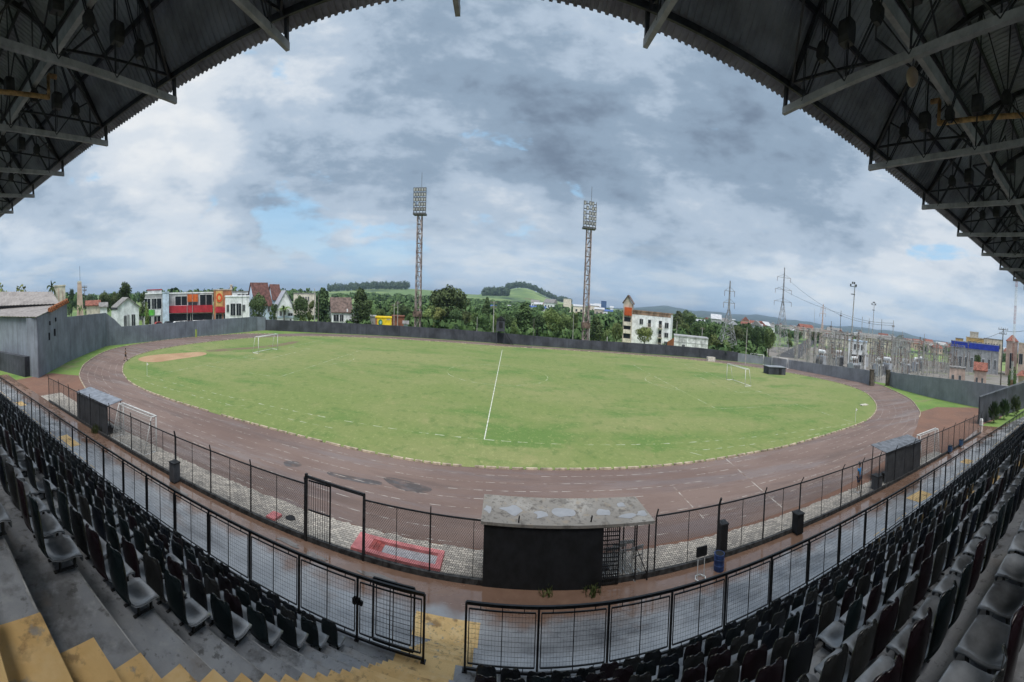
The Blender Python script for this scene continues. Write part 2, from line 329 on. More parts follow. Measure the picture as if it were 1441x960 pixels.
# paved strip, wet walk that silts over with red earth towards the fence
def mudblend(m):
    nt = m.node_tree; N = nt.nodes; b = N['Principled BSDF']; old = b.inputs['Base Color'].links[0].from_socket
    geo = N.new('ShaderNodeNewGeometry'); sp = N.new('ShaderNodeSeparateXYZ'); lk(nt, geo.outputs['Position'], sp.inputs[0])
    def mth(op, x, y):
        n = N.new('ShaderNodeMath'); n.operation = op
        for i, v in enumerate((x, y)):
            if isinstance(v, (int, float)): n.inputs[i].default_value = v
            else: lk(nt, v, n.inputs[i])
        return n.outputs[0]
    off = mth('MULTIPLY', mth('MAXIMUM', mth('SUBTRACT', sp.outputs[0], 4.0), 0.0), 0.058)
    nz = N.new('ShaderNodeTexNoise'); nz.inputs['Scale'].default_value = .55; nz.inputs['Detail'].default_value = 7; lk(nt, geo.outputs['Position'], nz.inputs['Vector'])
    d = mth('ADD', mth('SUBTRACT', sp.outputs[1], off), mth('MULTIPLY', nz.outputs['Fac'], 3.2))
    r = N.new('ShaderNodeMapRange'); r.interpolation_type = 'SMOOTHSTEP'; r.inputs[1].default_value = 17.0; r.inputs[2].default_value = 18.1; lk(nt, d, r.inputs[0])
    n2 = N.new('ShaderNodeTexNoise'); n2.inputs['Scale'].default_value = 2.2; n2.inputs['Detail'].default_value = 6; lk(nt, geo.outputs['Position'], n2.inputs['Vector'])
    mc = N.new('ShaderNodeMix'); mc.data_type = 'RGBA'; mc.inputs[6].default_value = (.155,.088,.060,1); mc.inputs[7].default_value = (.27,.165,.115,1); lk(nt, n2.outputs['Fac'], mc.inputs[0])
    mx = N.new('ShaderNodeMix'); mx.data_type = 'RGBA'; lk(nt, r.outputs[0], mx.inputs[0]); lk(nt, old, mx.inputs[6]); lk(nt, mc.outputs[2], mx.inputs[7]); lk(nt, mx.outputs[2], b.inputs['Base Color'])
    return m
def strip2(name, y0, y1, x0, x1, z, m, j0=0.0, j1=0.0):
    mb = MB(); A, B = [], []; x = x0
    while x <= x1 + 1e-6:
        A.append((x, y0(x) + j0*rnd.uniform(-1,1), z)); B.append((x, y1(x) + j1*rnd.uniform(-1,1), z)); x += 0.25
    mb.strip(A, B); return struct(name, mb, m)
FY0 = lambda x: 17.86 + bend(x)*1.0 + (0.012*max(0,-x-20))
strip2('paved_strip', lambda x: FY0(x)+.02, lambda x: 20.42 + .04*max(0, x-10) + .05*max(0,-x-30), -48, 46, .018, M_cobble, 0, .09)
strip2('walkway', lambda x: 8.0 + bend(x), lambda x: FY0(x)+.02 if x < 66 else 17.5 + bend(x), -66, 84, .012, mudblend(M_slab), 0, 0)

# puddles on the mud strip
M_water = mat('puddle_water', (.20,.17,.15), rough=.13, var=.12, spec=.7)
for i, (x, y, a, b) in enumerate(((-8.9,17.15,.9,.22),(-7.1,16.95,.7,.2),(-3.7,17.0,1.0,.22),(-17.4,16.9,1.0,.2))):
    y += bend(x); sheet('puddle_water', smoothloop([(x+a*math.cos(t)*rnd.uniform(.55,1.3), y+b*math.sin(t)*rnd.uniform(.55,1.3)) for t in [2*math.pi*k/13 for k in range(13)]], 4), .024, M_water)
# yellow floor paint and yellow line on the walk
M_yel = layered('yellow_floor_paint', [((.82,.56,.25), None), ((.68,.43,.17), ((.9,.9,.9), .42, .60, .9)), ((.85,.63,.34), ((2.2,2.2,2.2), .50, .66, .6)), ((.27,.155,.065), ((1.5,1.5,1.5), .57, .66, .8)), ((.20,.12,.06), ((7,7,7), .56, .66, .6)), ((.30,.29,.27), ((3.1,3.1,3.1), .62, .68, .8))], rough=.8, bump=.12, bscale=22)
mb = MB()
for x0, x1, y0, y1 in ((-1.3,1.35,14.5,15.7), (-32.2,-29.2,14.2,15.2), (31.2,33.6,14.0,15.3), (44.3,46.0,14.2,15.3), (-46.6,-44.6,14.2,15.1)):
    b = bend((x0+x1)/2); mb.quad((x0,y0+b,.017),(x1,y0+b,.017),(x1+.02,y1+b,.017),(x0-.1,y1+b,.017))
for x in range(-60, 78):
    if -25 < x < 24: continue
    b0, b1 = bend(x), bend(x+1)
    if rnd.random() < .7: mb.quad((x,13.95+b0,.0165),(x+.7,13.95+b1,.0165),(x+.7,14.02+b1,.0165),(x,14.02+b0,.0165))
struct('walkway_yellow_markings', mb, M_yel)
# ------------------------------------------------------------------ the grandstand: terrace, stairs, railing, seats, roof
RUN, RISE, YE0, ZT0 = .85, .4856, .839, 7.7235
def YE(k): return YE0 + RUN*k           # front edge of tread k
def ZT(k): return ZT0 - RISE*k          # level of tread k
XL, XR = -46, 64
M_conc = layered('worn_step_concrete', [((.37,.38,.40), None), ((.22,.228,.245), ((.8,.8,.8), .42, .60, .85)), ((.34,.32,.30), ((.5,.5,.5), .52, .66, .7)), ((.095,.092,.090), ((1.7,1.7,1.7), .55, .66, .75)), ((.07,.066,.062), ((9,9,9), .57, .66, .7)), ((.24,.20,.17), ((1.1,1.1,1.1), .60, .68, .6)), ((.45,.445,.44), ((7,7,7), .56, .72, .45))], rough=.78, bump=.16, bscale=26, roughlayer=((.7,.7,.7), .48, .62, .85, .42))
terrace = thing('seating_terrace', 'stepped grey concrete grandstand terrace carrying the rows of dark seats', 'grandstand', (0,0,0))
prof = []
for k in range(-6, 10):
    prof += [(YE(k-1), ZT(k)), (YE(k) + (.22 if k == 9 else 0), ZT(k))]
prof_front = [(YE(9)+.22, ZT(9)), (YE(9)+.22, -0.05)]
xs = [XL + i for i in range(XR-XL+1)]
mb = MB()
for i in range(len(prof)-1):
    mb.strip([(x, prof[i][0]+bend(x), prof[i][1]) for x in xs], [(x, prof[i+1][0]+bend(x), prof[i+1][1]) for x in xs])
mb.build('concrete_steps', M_conc, terrace)
M_wallconc = mat('front_wall_concrete', (.14,.14,.145), var=.25, scale=1.2, streak=.5, bump=.2)
mb = MB(); mb.strip([(x, prof_front[0][0]+bend(x), prof_front[0][1]) for x in xs], [(x, prof_front[1][0]+bend(x), prof_front[1][1]) for x in xs]); mb.build('front_wall', M_wallconc, terrace)
mb = MB()
for x0, x1 in zip(xs[:-1:3], xs[3::3]): mb.box(((x0+x1)/2, YE(-7)-.15+bend((x0+x1)/2), 6.95), (3.1,.25,14.0), math.atan2(bend(x1)-bend(x0), x1-x0))
mb.build('unseen_shade_wall', M_wallconc, terrace)  # unseen wall added behind the rows, its height set to hold back light
for s, x in ((-1, XL), (1, XR)):
    mb = MB(); b = bend(x); pts = [(x, YE(-7)+b, -.05)] + [(x, p[0]+b, p[1]) for p in prof] + [(x, prof_front[1][0]+b, -.05)]
    mb.prism(pts, (s*.25, 0, 0)); mb.build('end_wall', M_wallconc, terrace)
# thin pale worn nosing along each tread edge
M_nose = mat('worn_nosing', (.40,.40,.40), var=.3, scale=3)
mb = MB(); R = random.Random(77)
for k in range(-6, 9):
    y, z = YE(k), ZT(k)+.003; x = XL
    while x < XR:
        l = R.uniform(.3, 1.6); a, b2 = x, min(XR, x+l); w0, w1 = R.uniform(.004,.022), R.uniform(.004,.022)
        if R.random() < .8: mb.quad((a,y-w0+bend(a),z),(b2,y-w1+bend(b2),z),(b2,y+bend(b2)-.001,z),(a,y+bend(a)-.001,z))
        x += l
o = mb.build('nosing', M_nose, terrace); o['kind'] = 'stuff'
def stair_flight(x0, x1, k0, k1, down=False):
    mb = MB(); P = []
    for k in range(k0, k1+1):           # a half step stands on every tread
        y0, y1, z = YE(k-1), YE(k), ZT(k)
        P += [(y0+.004, z+RISE/2), (y0+RUN/2, z+RISE/2), (y0+RUN/2, z+.004), (y1+.004, z+.004)]
    if down:
        y, z = YE(9)+.224, ZT(9)+.004; P[-1] = (y, z)
        n = 14; h = (ZT(9)-.02)/n
        for i in range(n): P += [(y+.425*i, z-h*(i+1)), (y+.425*(i+1), z-h*(i+1))]
    b = bend((x0+x1)/2)
    L = [(x0, p[0]+b, p[1]) for p in P]; R = [(x1, p[0]+b, p[1]) for p in P]
    mb.strip(L, R)
    for i in range(len(P)-1):           # cheeks
        a, c = P[i], P[i+1]
        if abs(a[0]-c[0]) > .01:
            for x in (x0, x1): mb.quad((x,a[0]+b,a[1]),(x,c[0]+b,c[1]),(x,c[0]+b,c[1]-RISE),(x,a[0]+b,a[1]-RISE))
    o = mb.build('stair_flight', M_yel, terrace); return o
SX0, SX1 = EYE.x-2.52, EYE.x-1.07
stair_flight(SX0, SX1, -4, 9, True)
stair_flight(-31.6, -30.1, -4, 9); stair_flight(31.4, 32.9, -4, 9); stair_flight(14.3, 15.3, -4, 9)

# steel railing on the front edge of the terrace ------------------------------------------------
M_rail = mat('black_railing_paint', (.010,.010,.011), rough=.5, var=.4, scale=6)
YR, ZR0, ZR1 = 8.60, ZT(9), 4.475
panel_cache = {}
def panel_meshes(w):
    key = round(w, 2)
    if key in panel_cache: return panel_cache[key]
    f = MB(); a, b = .07, w-.07; z0, z1 = .13, 1.02
    for p, q in (((a,0,z0),(b,0,z0)), ((a,0,z1),(b,0,z1)), ((a,0,z0),(a,0,z1)), ((b,0,z0),(b,0,z1))): f.bar(p, q, .022)
    f.bar((w/2,0,.04),(w/2,0,1.1),.02)
    for t in (.2,.5,.8):
        f.bar((w*t,0,z1),(w*t,0,1.1),.018); f.bar((w*t,0,.04),(w*t,0,z0),.018)
    m = MB(); n = int((b-a)/.075)
    for i in range(1, n): x = a+(b-a)*i/n; m.bar((x,.012,z0),(x,.012,z1),.0030)
    n = int((z1-z0)/.075)
    for i in range(1, n): z = z0+(z1-z0)*i/n; m.bar((a,.005,z),(b,.005,z),.0030)
    fo = f.build('panel_frame', M_rail); mo = m.build('wire_mesh', M_rail); fo.parent = None
    panel_cache[key] = (fo.data, mo.data); bpy.data.objects.remove(fo); bpy.data.objects.remove(mo); return panel_cache[key]
def railing(name, label, xa, xb, step):
    root = thing(name, label, 'railing', (0,0,0), group='steel railings along the terrace front')
    n = max(1, round((xb-xa)/step)); X = [xa+(xb-xa)*i/n for i in range(n+1)]
    top = MB(); bot = MB()
    for i, x in enumerate(X):
        y = YR+bend(x); p = MB(); p.bar((x,y,ZR0-.02),(x,y,ZR1),.05); p.box((x,y,ZR0+.008),(.12,.12,.016)); p.build('post', M_rail, root)
        if i < n:
            x1 = X[i+1]; y1 = YR+bend(x1); top.bar((x,y,ZR1),(x1,y1,ZR1),.05); bot.bar((x,y,ZR0+.05),(x1,y1,ZR0+.05),.04)
            w = math.hypot(x1-x, y1-y); fd, md = panel_meshes(w)
            fo = bpy.data.objects.new('panel_frame', fd); mo = bpy.data.objects.new('wire_mesh', md)
            C.objects.link(fo); C.objects.link(mo); fo.parent = root; mo.parent = fo
            fo.location = (x, y, ZR0+.01); fo.rotation_euler = (0,0,math.atan2(y1-y, x1-x))
    top.build('top_rail', M_rail, root); bot.build('bottom_rail', M_rail, root); return root
GX0, GX1 = EYE.x-1.83, EYE.x-.84
railing('terrace_railing', 'black steel mesh railing left of the yellow stairs, before the walkway', GX0-1.70*24, GX0, 1.70)
railing('terrace_railing', 'black steel mesh railing right of the yellow stairs, before the walkway', GX1, GX1+1.68*36, 1.68)
# the gate leaf swung back against the left railing
leaf = thing('railing_gate', 'open black mesh gate leaf folded back beside the yellow stairs', 'gate', (GX0-1.32, YR+.13, ZR0+.06), 0)
f = MB()
for p, q in (((0,0,0),(1.05,0,0)), ((0,0,1.06),(1.05,0,1.06)), ((0,0,0),(0,0,1.06)), ((1.05,0,0),(1.05,0,1.06))): f.bar(p, q, .042)
f.build('gate_frame', M_rail, leaf)
f = MB()
for p, q in (((.08,0,.09),(.97,0,.09)), ((.08,0,.97),(.97,0,.97)), ((.08,0,.09),(.08,0,.97)), ((.97,0,.09),(.97,0,.97)), ((.52,0,.04),(.52,0,1.03))): f.bar(p, q, .022)
for i in range(1, 11): f.bar((.08+.089*i,.01,.09),(.08+.089*i,.01,.97),.0034); f.bar((.08,.004,.09+.08*i),(.97,.004,.09+.08*i),.0034)
f.build('wire_mesh', M_rail, leaf)
f = MB(); f.box((1.06,-.03,.55),(.03,.05,.12)); f.build('latch', M_rail, leaf)
rag = MB()
for i in range(6): rag.box((rnd.uniform(-.10,.10), rnd.uniform(-.03,.03), rnd.uniform(-.05,.05)), (rnd.uniform(.06,.16),.05,rnd.uniform(.04,.09)), rnd.uniform(-.4,.4))
o = rag.build('cloth_rag', mat('dark_rag', (.015,.014,.014), var=.3), loc=(gnd(469,837).x*0 + EYE.x-3.55, YR+.05, 4.02)); tag(o, 'small dark rag caught on the mesh of the left railing', 'rag')

# seats ---------------------------------------------------------------------------------------
SEATC = [('black', (.008,.0085,.009)), ('dark green', (.005,.011,.012)), ('maroon', (.014,.005,.007)), ('dark grey', (.026,.0255,.024)), ('navy blue', (.006,.008,.014))]
SEATM = [mat('seat_plastic_' + n.replace(' ', '_'), c, rough=.24, var=.25, scale=2.5, spec=.85, rand=.35) for n, c in SEATC]
M_pan = mat('dusty_sky_sheen_seat_pan', (.27,.278,.292), rough=.28, var=.35, scale=1.8, spec=.7, rand=.3)  # pale colour paints dust and the sky's sheen onto dark plastic pans
M_brk = mat('seat_bracket_steel', (.03,.028,.026), rough=.6, var=.4, scale=9)
PAN = [(y*1.05, z*1.28, w*1.08) for y, z, w in [(.070,.048,.150),(.066,.082,.168),(.045,.098,.182),(-.03,.094,.19),(-.11,.088,.19),(-.19,.088,.187),(-.26,.098,.18),(-.305,.122,.172)]]
BAK = [(y*1.05, z*1.33, w*1.10) for y, z, w in [(-.309,.125,.172),(-.335,.165,.170),(-.352,.215,.176),(-.368,.275,.182),(-.384,.335,.180),(-.397,.385,.166),(-.405,.412,.140),(-.409,.424,.105)]]
def shell(rows, back):
    nx = 8; top = []; V = []; F = []
    for (y, z, w) in rows:
        for i in range(nx+1):
            t = -1+2*i/nx; e = 1-t*t
            if back: V.append(Vector((t*w, y - .026*e, z)))
            else: V.append(Vector((t*w, y, z - .034*e*max(0, 1-((y+.14)/.21)**2) + .016*(1-e)*(1 if y < 0 else .3) - .010*(1-e)*(y > .04))))
    nr = len(rows); g = lambda r, i: r*(nx+1)+i
    nrm = []
    for r in range(nr):
        for i in range(nx+1):
            a = V[g(min(r+1,nr-1),i)] - V[g(max(r-1,0),i)]; b = V[g(r,min(i+1,nx))] - V[g(r,max(i-1,0))]
            nrm.append(a.cross(b).normalized())
    U = [V[k] + nrm[k]*.013*(1 if nrm[k].z < 0 or (back and nrm[k].y < 0) else -1) for k in range(len(V))]
    n = len(V); allv = V + U
    for r in range(nr-1):
        for i in range(nx):
            q = (g(r,i), g(r,i+1), g(r+1,i+1), g(r+1,i)); F.append(q); F.append(tuple(n+k for k in reversed(q)))
    for r in range(nr-1):
        for i in (0, nx): F.append((g(r,i), g(r+1,i), n+g(r+1,i), n+g(r,i)))
    for i in range(nx):
        for r in (0, nr-1): F.append((g(r,i), g(r,i+1), n+g(r,i+1), n+g(r,i)))
    m = MB(); m.v = [tuple(v) for v in allv]; m.f = F; return m
pan_mb, bak_mb = shell(PAN, False), shell(BAK, True)
brk_mb = MB(); brk_mb.bar((0,-.24,.004),(0,.03,.004),.04,.008); brk_mb.bar((0,-.17,.004),(0,-.17,.085),.035,.02); brk_mb.bar((0,.0,.004),(0,.0,.085),.035,.02)
seat_proto = []
for (n, c), m in zip(SEATC, SEATM):
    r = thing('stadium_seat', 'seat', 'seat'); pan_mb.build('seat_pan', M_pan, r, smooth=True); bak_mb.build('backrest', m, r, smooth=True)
    for s in (-1, 1): brk_mb.build('bracket', M_brk, r, loc=(s*.10,0,0))
    seat_proto.append(r)
for r in seat_proto[1:]:
    for a, b in zip([c for c in r.children if 'bracket' in c.name], [c for c in seat_proto[0].children if 'bracket' in c.name]): a.data = b.data
slots = []
def ordn(n): return ORD[n-1] if n <= 20 else f'{n}th' if n % 10 not in (1,2,3) else f'{n}' + {1:'st',2:'nd',3:'rd'}[n % 10]
cyc = [1, 3, 2, 4, 0, 3, 1, 2]
for k in range(-2, 9):
    row = 9-k
    for blk, x0, x1, d in (('left block', -3.62, -31.2, -.50), ('right block', -.25, 11.55, .485), ('far right block', 13.6, 55, .485)):
        n = 0; x = x0 - (.22 if k in (1,) and d < 0 else 0)
        while (x > x1) if d < 0 else (x < x1):
            n += 1
            X = EYE.x + x; Y = YE(k) + bend(X); dist = math.hypot(X-EYE.x, Y)
            u = math.degrees(math.atan2(X-EYE.x, Y))
            ci = cyc[(n*2 + k*3 + (0 if d < 0 else 3)) % 8] if rnd.random() < .75 else rnd.randrange(5)
            if k == 8 and rnd.random() < .6: ci = 0
            if d < 0 and n == 1: ci = 1
            if rnd.random() > .025 or (n < 3):
                v = (ZT(k)+.3-EYE.z)/dist
                py = 445 - v*808
                if abs(u) < 78.5 and py < 1010: slots.append((dist, X, Y, ZT(k), row, n, blk, ci, math.atan(0.058*(1 if X > 6 else 0)) + rnd.uniform(-.06,.06)))
            x += d + rnd.uniform(-.012,.012)
slots.sort(key=lambda s: s[0])
used = [False]*5
for (dist, X, Y, Z, row, n, blk, ci, rz) in slots[:300]:
    lab = f'{SEATC[ci][0]} seat, {ordn(n)} from the yellow {"aisle" if blk[0]=="f" else "stairs"}, {ordn(row)} row up from railing, {blk}'
    if not used[ci]:
        used[ci] = True; r = seat_proto[ci]; r.location = (X,Y,Z); r.rotation_euler = (0,0,rz); r['label'] = lab; r['group'] = 'dark plastic seats on the terrace'
    else: r = dup(seat_proto[ci], (X,Y,Z), rz, lab, 'dark plastic seats on the terrace'); r.rotation_euler = (rnd.uniform(-.035,.05), rnd.uniform(-.02,.02), rz)
for i, r in enumerate(seat_proto):
    if not used[i]: bpy.data.objects.remove(r)
me = bpy.data.meshes.new('distant_seats'); V, F, MI = [], [], []
for (dist, X, Y, Z, row, n, blk, ci, rz) in slots[300:]:
    for part in (pan_mb, bak_mb):
        k = len(V); c, s = math.cos(rz), math.sin(rz)
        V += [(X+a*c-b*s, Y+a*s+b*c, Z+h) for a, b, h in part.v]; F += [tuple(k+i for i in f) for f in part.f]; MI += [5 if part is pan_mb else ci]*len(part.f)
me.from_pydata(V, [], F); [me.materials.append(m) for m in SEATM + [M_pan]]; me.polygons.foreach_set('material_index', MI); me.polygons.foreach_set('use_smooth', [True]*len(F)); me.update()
o = bpy.data.objects.new('distant_seats', me); C.objects.link(o); tag(o, 'far rows of dark plastic seats running down both wings of the terrace', 'seats', kind='stuff')

# roof ----------------------------------------------------------------------------------------
RA = math.atan(.0244); RC, RS = math.cos(RA), math.sin(RA)
roof = thing('grandstand_roof', 'dark corrugated steel grandstand roof on grey trusses overhead', 'roof', (EYE.x, 0, EYE.z), RA)
M_sheet = mat('galvanised_sheet', (.34,.345,.36), rough=.6, var=.2, scale=.7, metal=.0, streak=.0)
M_truss = mat('dark_truss_paint', (.040,.041,.045), rough=.6, var=.3, scale=3)
M_chord = mat('grey_beam_paint', (.42,.425,.43), rough=.6, var=.15, scale=2)
M_rust = mat('ochre_pipe_paint', (.50,.31,.15), rough=.6, var=.3, scale=4)
RP = [(10.55,5.36),(10.0,5.62),(9.4,6.28),(8.9,6.86),(8.3,7.42),(7.6,7.92),(6.8,8.36),(5.8,8.75),(4.6,9.05),(3.2,9.25),(1.6,9.35),(0,9.32),(-1.8,9.15),(-3.6,8.95),(-5.6,8.7)]
RP = smoothloop([(p[0], p[1]) for p in RP], 2, closed=False)
RX0, RX1 = -47.0, 60.0
mb = MB(); n = int((RX1-RX0)/.22)*4; A = []
for j, (y, z) in enumerate(RP):
    A.append([(RX0+(RX1-RX0)*(i+(0,.35,0,-.35)[i%4]*0 + (.3 if i%2 else -.3))/n, y, z + (.042 if i % 4 > 1 else 0)) for i in range(n+1)])
for a, b in zip(A[:-1], A[1:]): mb.strip(a, b)
mb.build('corrugated_sheet', M_sheet, roof)
def ztop(y):
    for (y0, z0), (y1, z1) in zip(RP[:-1], RP[1:]):
        if y1 <= y <= y0: return z0 + (z1-z0)*(y0-y)/(y0-y1 + 1e-9)
    return RP[-1][1]
for y in (10.05, 8.9, 7.5, 6.0, 4.4, 2.6, .8, -1.2, -3.4):
    m = MB(); m.bar((RX0, y, ztop(y)-.09), (RX1, y, ztop(y)-.09), .08, .14); m.build('purlin', M_truss, roof)
for y, z in ((6.5,6.45), (1.6,6.5)):
    m = MB(); m.bar((RX0, y, z), (RX1, y, z), .22, .3); m.build('longitudinal_beam', M_chord, roof)
TX = [-1.384 + 5.002*i for i in range(-9, 13)]
tip = lambda x: 5.0
ZB = [(10.28,4.94),(8.2,4.94),(6.5,4.97),(5.0,5.03),(3.8,5.14),(2.8,5.28),(1.5,5.48),(0,5.7),(-2.5,6.0),(-5.5,6.3)]
def zbf(y):
    for (y0, z0), (y1, z1) in zip(ZB[:-1], ZB[1:]):
        if y1 <= y <= y0: return z0 + (z1-z0)*(y0-y)/(y0-y1)
    return ZB[-1][1] if y < 0 else ZB[0][1]
def truss_parts():
    ch = MB(); 
    for p, q in zip(ZB[:-1], ZB[1:]): ch.bar((0,p[0],p[1]),(0,q[0],q[1]),.13,.16)
    tc = MB(); tc.bar((0,10.22,4.90),(0,10.18,5.56),.10,.12)
    pts = [(0,y,z-.17) for y, z in RP if y < 10.2]
    for p, q in zip(pts[:-1], pts[1:]): tc.bar(p, q, .10, .16)
    wb = MB(); gs = MB()
    nodes = [8.55, 6.5, 4.2, 1.6, -1.4, -4.2]
    zb = zbf
    for i, y in enumerate(nodes):
        zm = 5.82 + (8.55-y)*.11; dz = ztop(y)-.2
        yy = (nodes[i-1] if i else 10.1); yn = nodes[i+1] if i+1 < len(nodes) else -5.4
        ym, ymn = (yy+y)/2, (yn+y)/2
        for o in (-.05, .05):
            for q in ((o,ym,zb(ym)), (o,ymn,zb(ymn)), (o,ym,ztop(ym)-.2), (o,ymn,ztop(ymn)-.2)): wb.bar((o,y,zm), q, .035)
            wb.tube((o,y,zm),(o,y,dz),.016,5)
            wb.tube((o*.6,ym,zb(ym)),(o*.6,ym,ztop(ym)-.2),.018,5)
        gs.prism([(-.09, y+.2*math.cos(2*math.pi*k/8+.39), zm+.22*math.sin(2*math.pi*k/8+.39)) for k in range(8)], (.18,0,0))
    return ch, tc, wb, gs
ch, tc, wb, gs = truss_parts()
t0 = ch.build('truss', M_chord, roof, loc=(TX[0],0,0)); tc.build('top_chord', M_truss, t0); wb.build('web', M_truss, t0); gs.build('gusset', M_truss, t0)
for x in TX[1:]:
    t = t0.copy(); C.objects.link(t); t.parent = roof; t.location = (x,0,0)
    for c in t0.children: d = c.copy(); C.objects.link(d); d.parent = t
    if x == TX[1]: pass
# wind braces between trusses
for a, b in zip(TX[:-1], TX[1:]):
    m = MB()
    for (y0, z0), (y1, z1) in (((9.9,5.5),(6.5,6.4)), ((6.5,6.45),(6.5,ztop(6.5)-.2))):
        m.bar((a,y0,z0),((a+b)/2,y1,z1),.06); m.bar((b,y0,z0),((a+b)/2,y1,z1),.06)
    m.bar((a,6.5,6.4),((a+b)/2,8.4,ztop(8.4)-.15),.06); m.bar((b,6.5,6.4),((a+b)/2,8.4,ztop(8.4)-.15),.06)
    m.build('wind_brace', M_truss, roof)
for x in TX[::2]:
    m = MB(); m.bar((x,-5.6,-1.2),(x,-5.6,5.4),.3); m.build('column', M_chord, roof)
for x, s in ((TX[12]+.0, 1), (TX[6], -1)):
    m = MB(); m.tube((x+.25,7.1,5.96),(x+.25,-3,5.96),.075,10); m.tube((x+.25,7.1,5.92),(x+.25,7.1,6.6),.075,10); m.tube((x+.25,7.1,6.6),(x+.25,7.5,6.6),.075,10); m.build('drain_pipe', M_rust, roof, smooth=True)
def RF(x, y, z): return (EYE.x + x*RC - y*RS, x*RS + y*RC, EYE.z + z)
# floodlights hanging between the trusses' web bars
fl = thing('hanging_floodlight', 'x', 'floodlight', RF(TX[0],7.6,5.9), RA, group='floodlights hung under the roof trusses')
m = MB(); m.prism([(-.13,-.2,-.22),(-.17,-.2,-.1),(-.17,-.2,.14),(-.13,-.2,.24),(.13,-.2,.24),(.17,-.2,.14),(.17,-.2,-.1),(.13,-.2,-.22)], (0,.4,0)); m.build('housing', M_truss, fl)
m = MB()
for o in (-.06,.06): m.tube((o,0,.2),(o,0,1.75),.012,5); m.tube((o*.6,0,.2),(o*.6,0,-.8),.010,5)
m.build('hanger', M_truss, fl)
m = MB(); m.box((0,0,.26),(.1,.28,.06)); m.build('clamp', M_truss, fl)
cnt = {'left': 0, 'right': 0}; first = True; todo = []
for ti, x in enumerate(TX):
    if x < -42 or x > 55: continue
    for y in (7.6, 5.35, 2.9): todo.append((x, y))
for x, y in sorted(todo, key=lambda p: (p[0] > 0, abs(p[0]), -p[1])):
    if abs(math.degrees(math.atan2(x, y))) > 77 or abs(x) < 3: continue
    side = 'left' if x < 0 else 'right'; cnt[side] += 1
    pos = {7.6:'nearest the roof edge', 5.35:'in the middle', 2.9:'farthest from the roof edge'}[y]
    tn = sum(1 for t in TX if (0 > t >= x if x < 0 else 0 < t <= x)); 
    lab = f'dark box floodlight hung {pos}, {ordn(tn)} roof truss to the {side}'
    L = RF(x+.02, y, 5.85 + (8.55-y)*.11)
    if first: fl.location = L; fl['label'] = lab; first = False
    else: dup(fl, L, RA, lab)
bell = thing('globe_lamp', 'small beige globe lamp hanging under a grey roof beam', 'lamp', RF(TX[11], 5.25, 4.62), RA)
m = MB(); m.lathe((0,0,0), [(.02,-.17),(.09,-.15),(.15,-.07),(.165,.02),(.14,.1),(.08,.15),(.03,.18)], 14); m.build('globe', mat('beige_globe', (.30,.22,.14), rough=.5), bell, smooth=True)
m = MB(); m.tube((0,0,.16),(0,0,.55),.015,6); m.build('stem', M_truss, bell)
# ------------------------------------------------------------------ things around the track
M_fence = mat('black_fence_paint', (.020,.021,.023), rough=.6, var=.4, scale=5)
M_fencew = mat('fence_wire', (.06,.06,.062), rough=.6, metal=.3)
fence = thing('chain_link_fence', 'black chain link fence with bent post tops along the paved strip', 'fence')
FXS = [-44.5,-41,-38,-35.1,-32.6,-28.6,-24.9,-22.0,-19.0,-15.4,-12.0,-8.2,-4.7,-1.3,2.9,6.4,9.9,13.8,17.2,20.4,25.0,27.7,30.4,33.2,37.0,40.2,44.6,48.5,52.5,56.5,60.5]
def FNY(x): return FY0(x)
for i, x in enumerate(FXS):
    y = FNY(x); p = MB(); th = .10 if x in (-19.0,-8.2,13.8) else .065
    p.bar((x,y,0),(x,y,2.12),th); p.bar((x,y,2.12),(x+(.12 if x < -20 or x > 20 else .03),y-.14,2.42),th*.8); p.build('post', M_fence, fence)
    if i+1 < len(FXS):
        x1 = FXS[i+1]; y1 = FNY(x1)
        if (x, x1) != (-8.2, -4.7):
            m = MB(); w = x1-x; H = 2.05; s = .11; nn = int((w+H)/s)
            for d in (0, 1):
                for k in range(nn):
                    c = k*s - (H if d == 0 else 0)
                    a0, b0 = max(0, c if d == 0 else c-H), min(w, c+H if d == 0 else c)
                    if b0-a0 < .03: continue
                    P = lambda t: (x+t, y+(y1-y)*t/w, .1+((t-c) if d == 0 else (c-t)))
                    a, b = Vector(P(a0)), Vector(P(b0)); q = Vector((.0032,0,.0032 if d else -.0032))
                    m.quad(a-q, b-q, b+q, a+q)
            m.build('wire_mesh', M_fencew, fence)
            if not (2 < x < 6.5):
                m = MB(); m.bar((x,y,2.13),(x1,y1,2.13),.05); m.build('top_rail', M_fence, fence)
            m = MB(); m.bar(((x+x1)/2,(y+y1)/2,.1),((x+x1)/2,(y+y1)/2,2.1),.028); m.build('stay', M_fence, fence)
        m = MB(); m.box(((x+x1)/2,(y+y1)/2,.09),(x1-x,.16,.22), math.atan2(y1-y,x1-x)); m.build('base_kerb', mat('fence_kerb', (.05,.05,.05), var=.4, scale=4), fence)
# pedestrian gate in the fence (open bay with a tall frame)
g = thing('fence_gate', 'tall black gate frame with a barred leaf in the chain link fence', 'gate', (0,0,0))
y0, y1 = FNY(-8.2), FNY(-4.7)
m = MB(); m.bar((-8.1,y0-.06,0),(-8.1,y0-.06,2.55),.13); m.bar((-4.72,y1-.06,0),(-4.72,y1-.06,2.35),.11); m.bar((-8.1,y0-.06,2.45),(-4.72,y1-.06,2.33),.10); m.build('frame', M_fence, g)
m = MB()
for i in range(10): m.bar((-7.95+.14*i,y0-.02,.15),(-7.95+.14*i,y0-.02,2.3),.022)
for z in (.15,1.2,2.3): m.bar((-7.98,y0-.02,z),(-6.65,y0-.02,z),.05)
m.bar((-6.65,y0-.02,.1),(-6.65,y0-.02,2.4),.06); m.build('barred_leaf', M_fence, g)

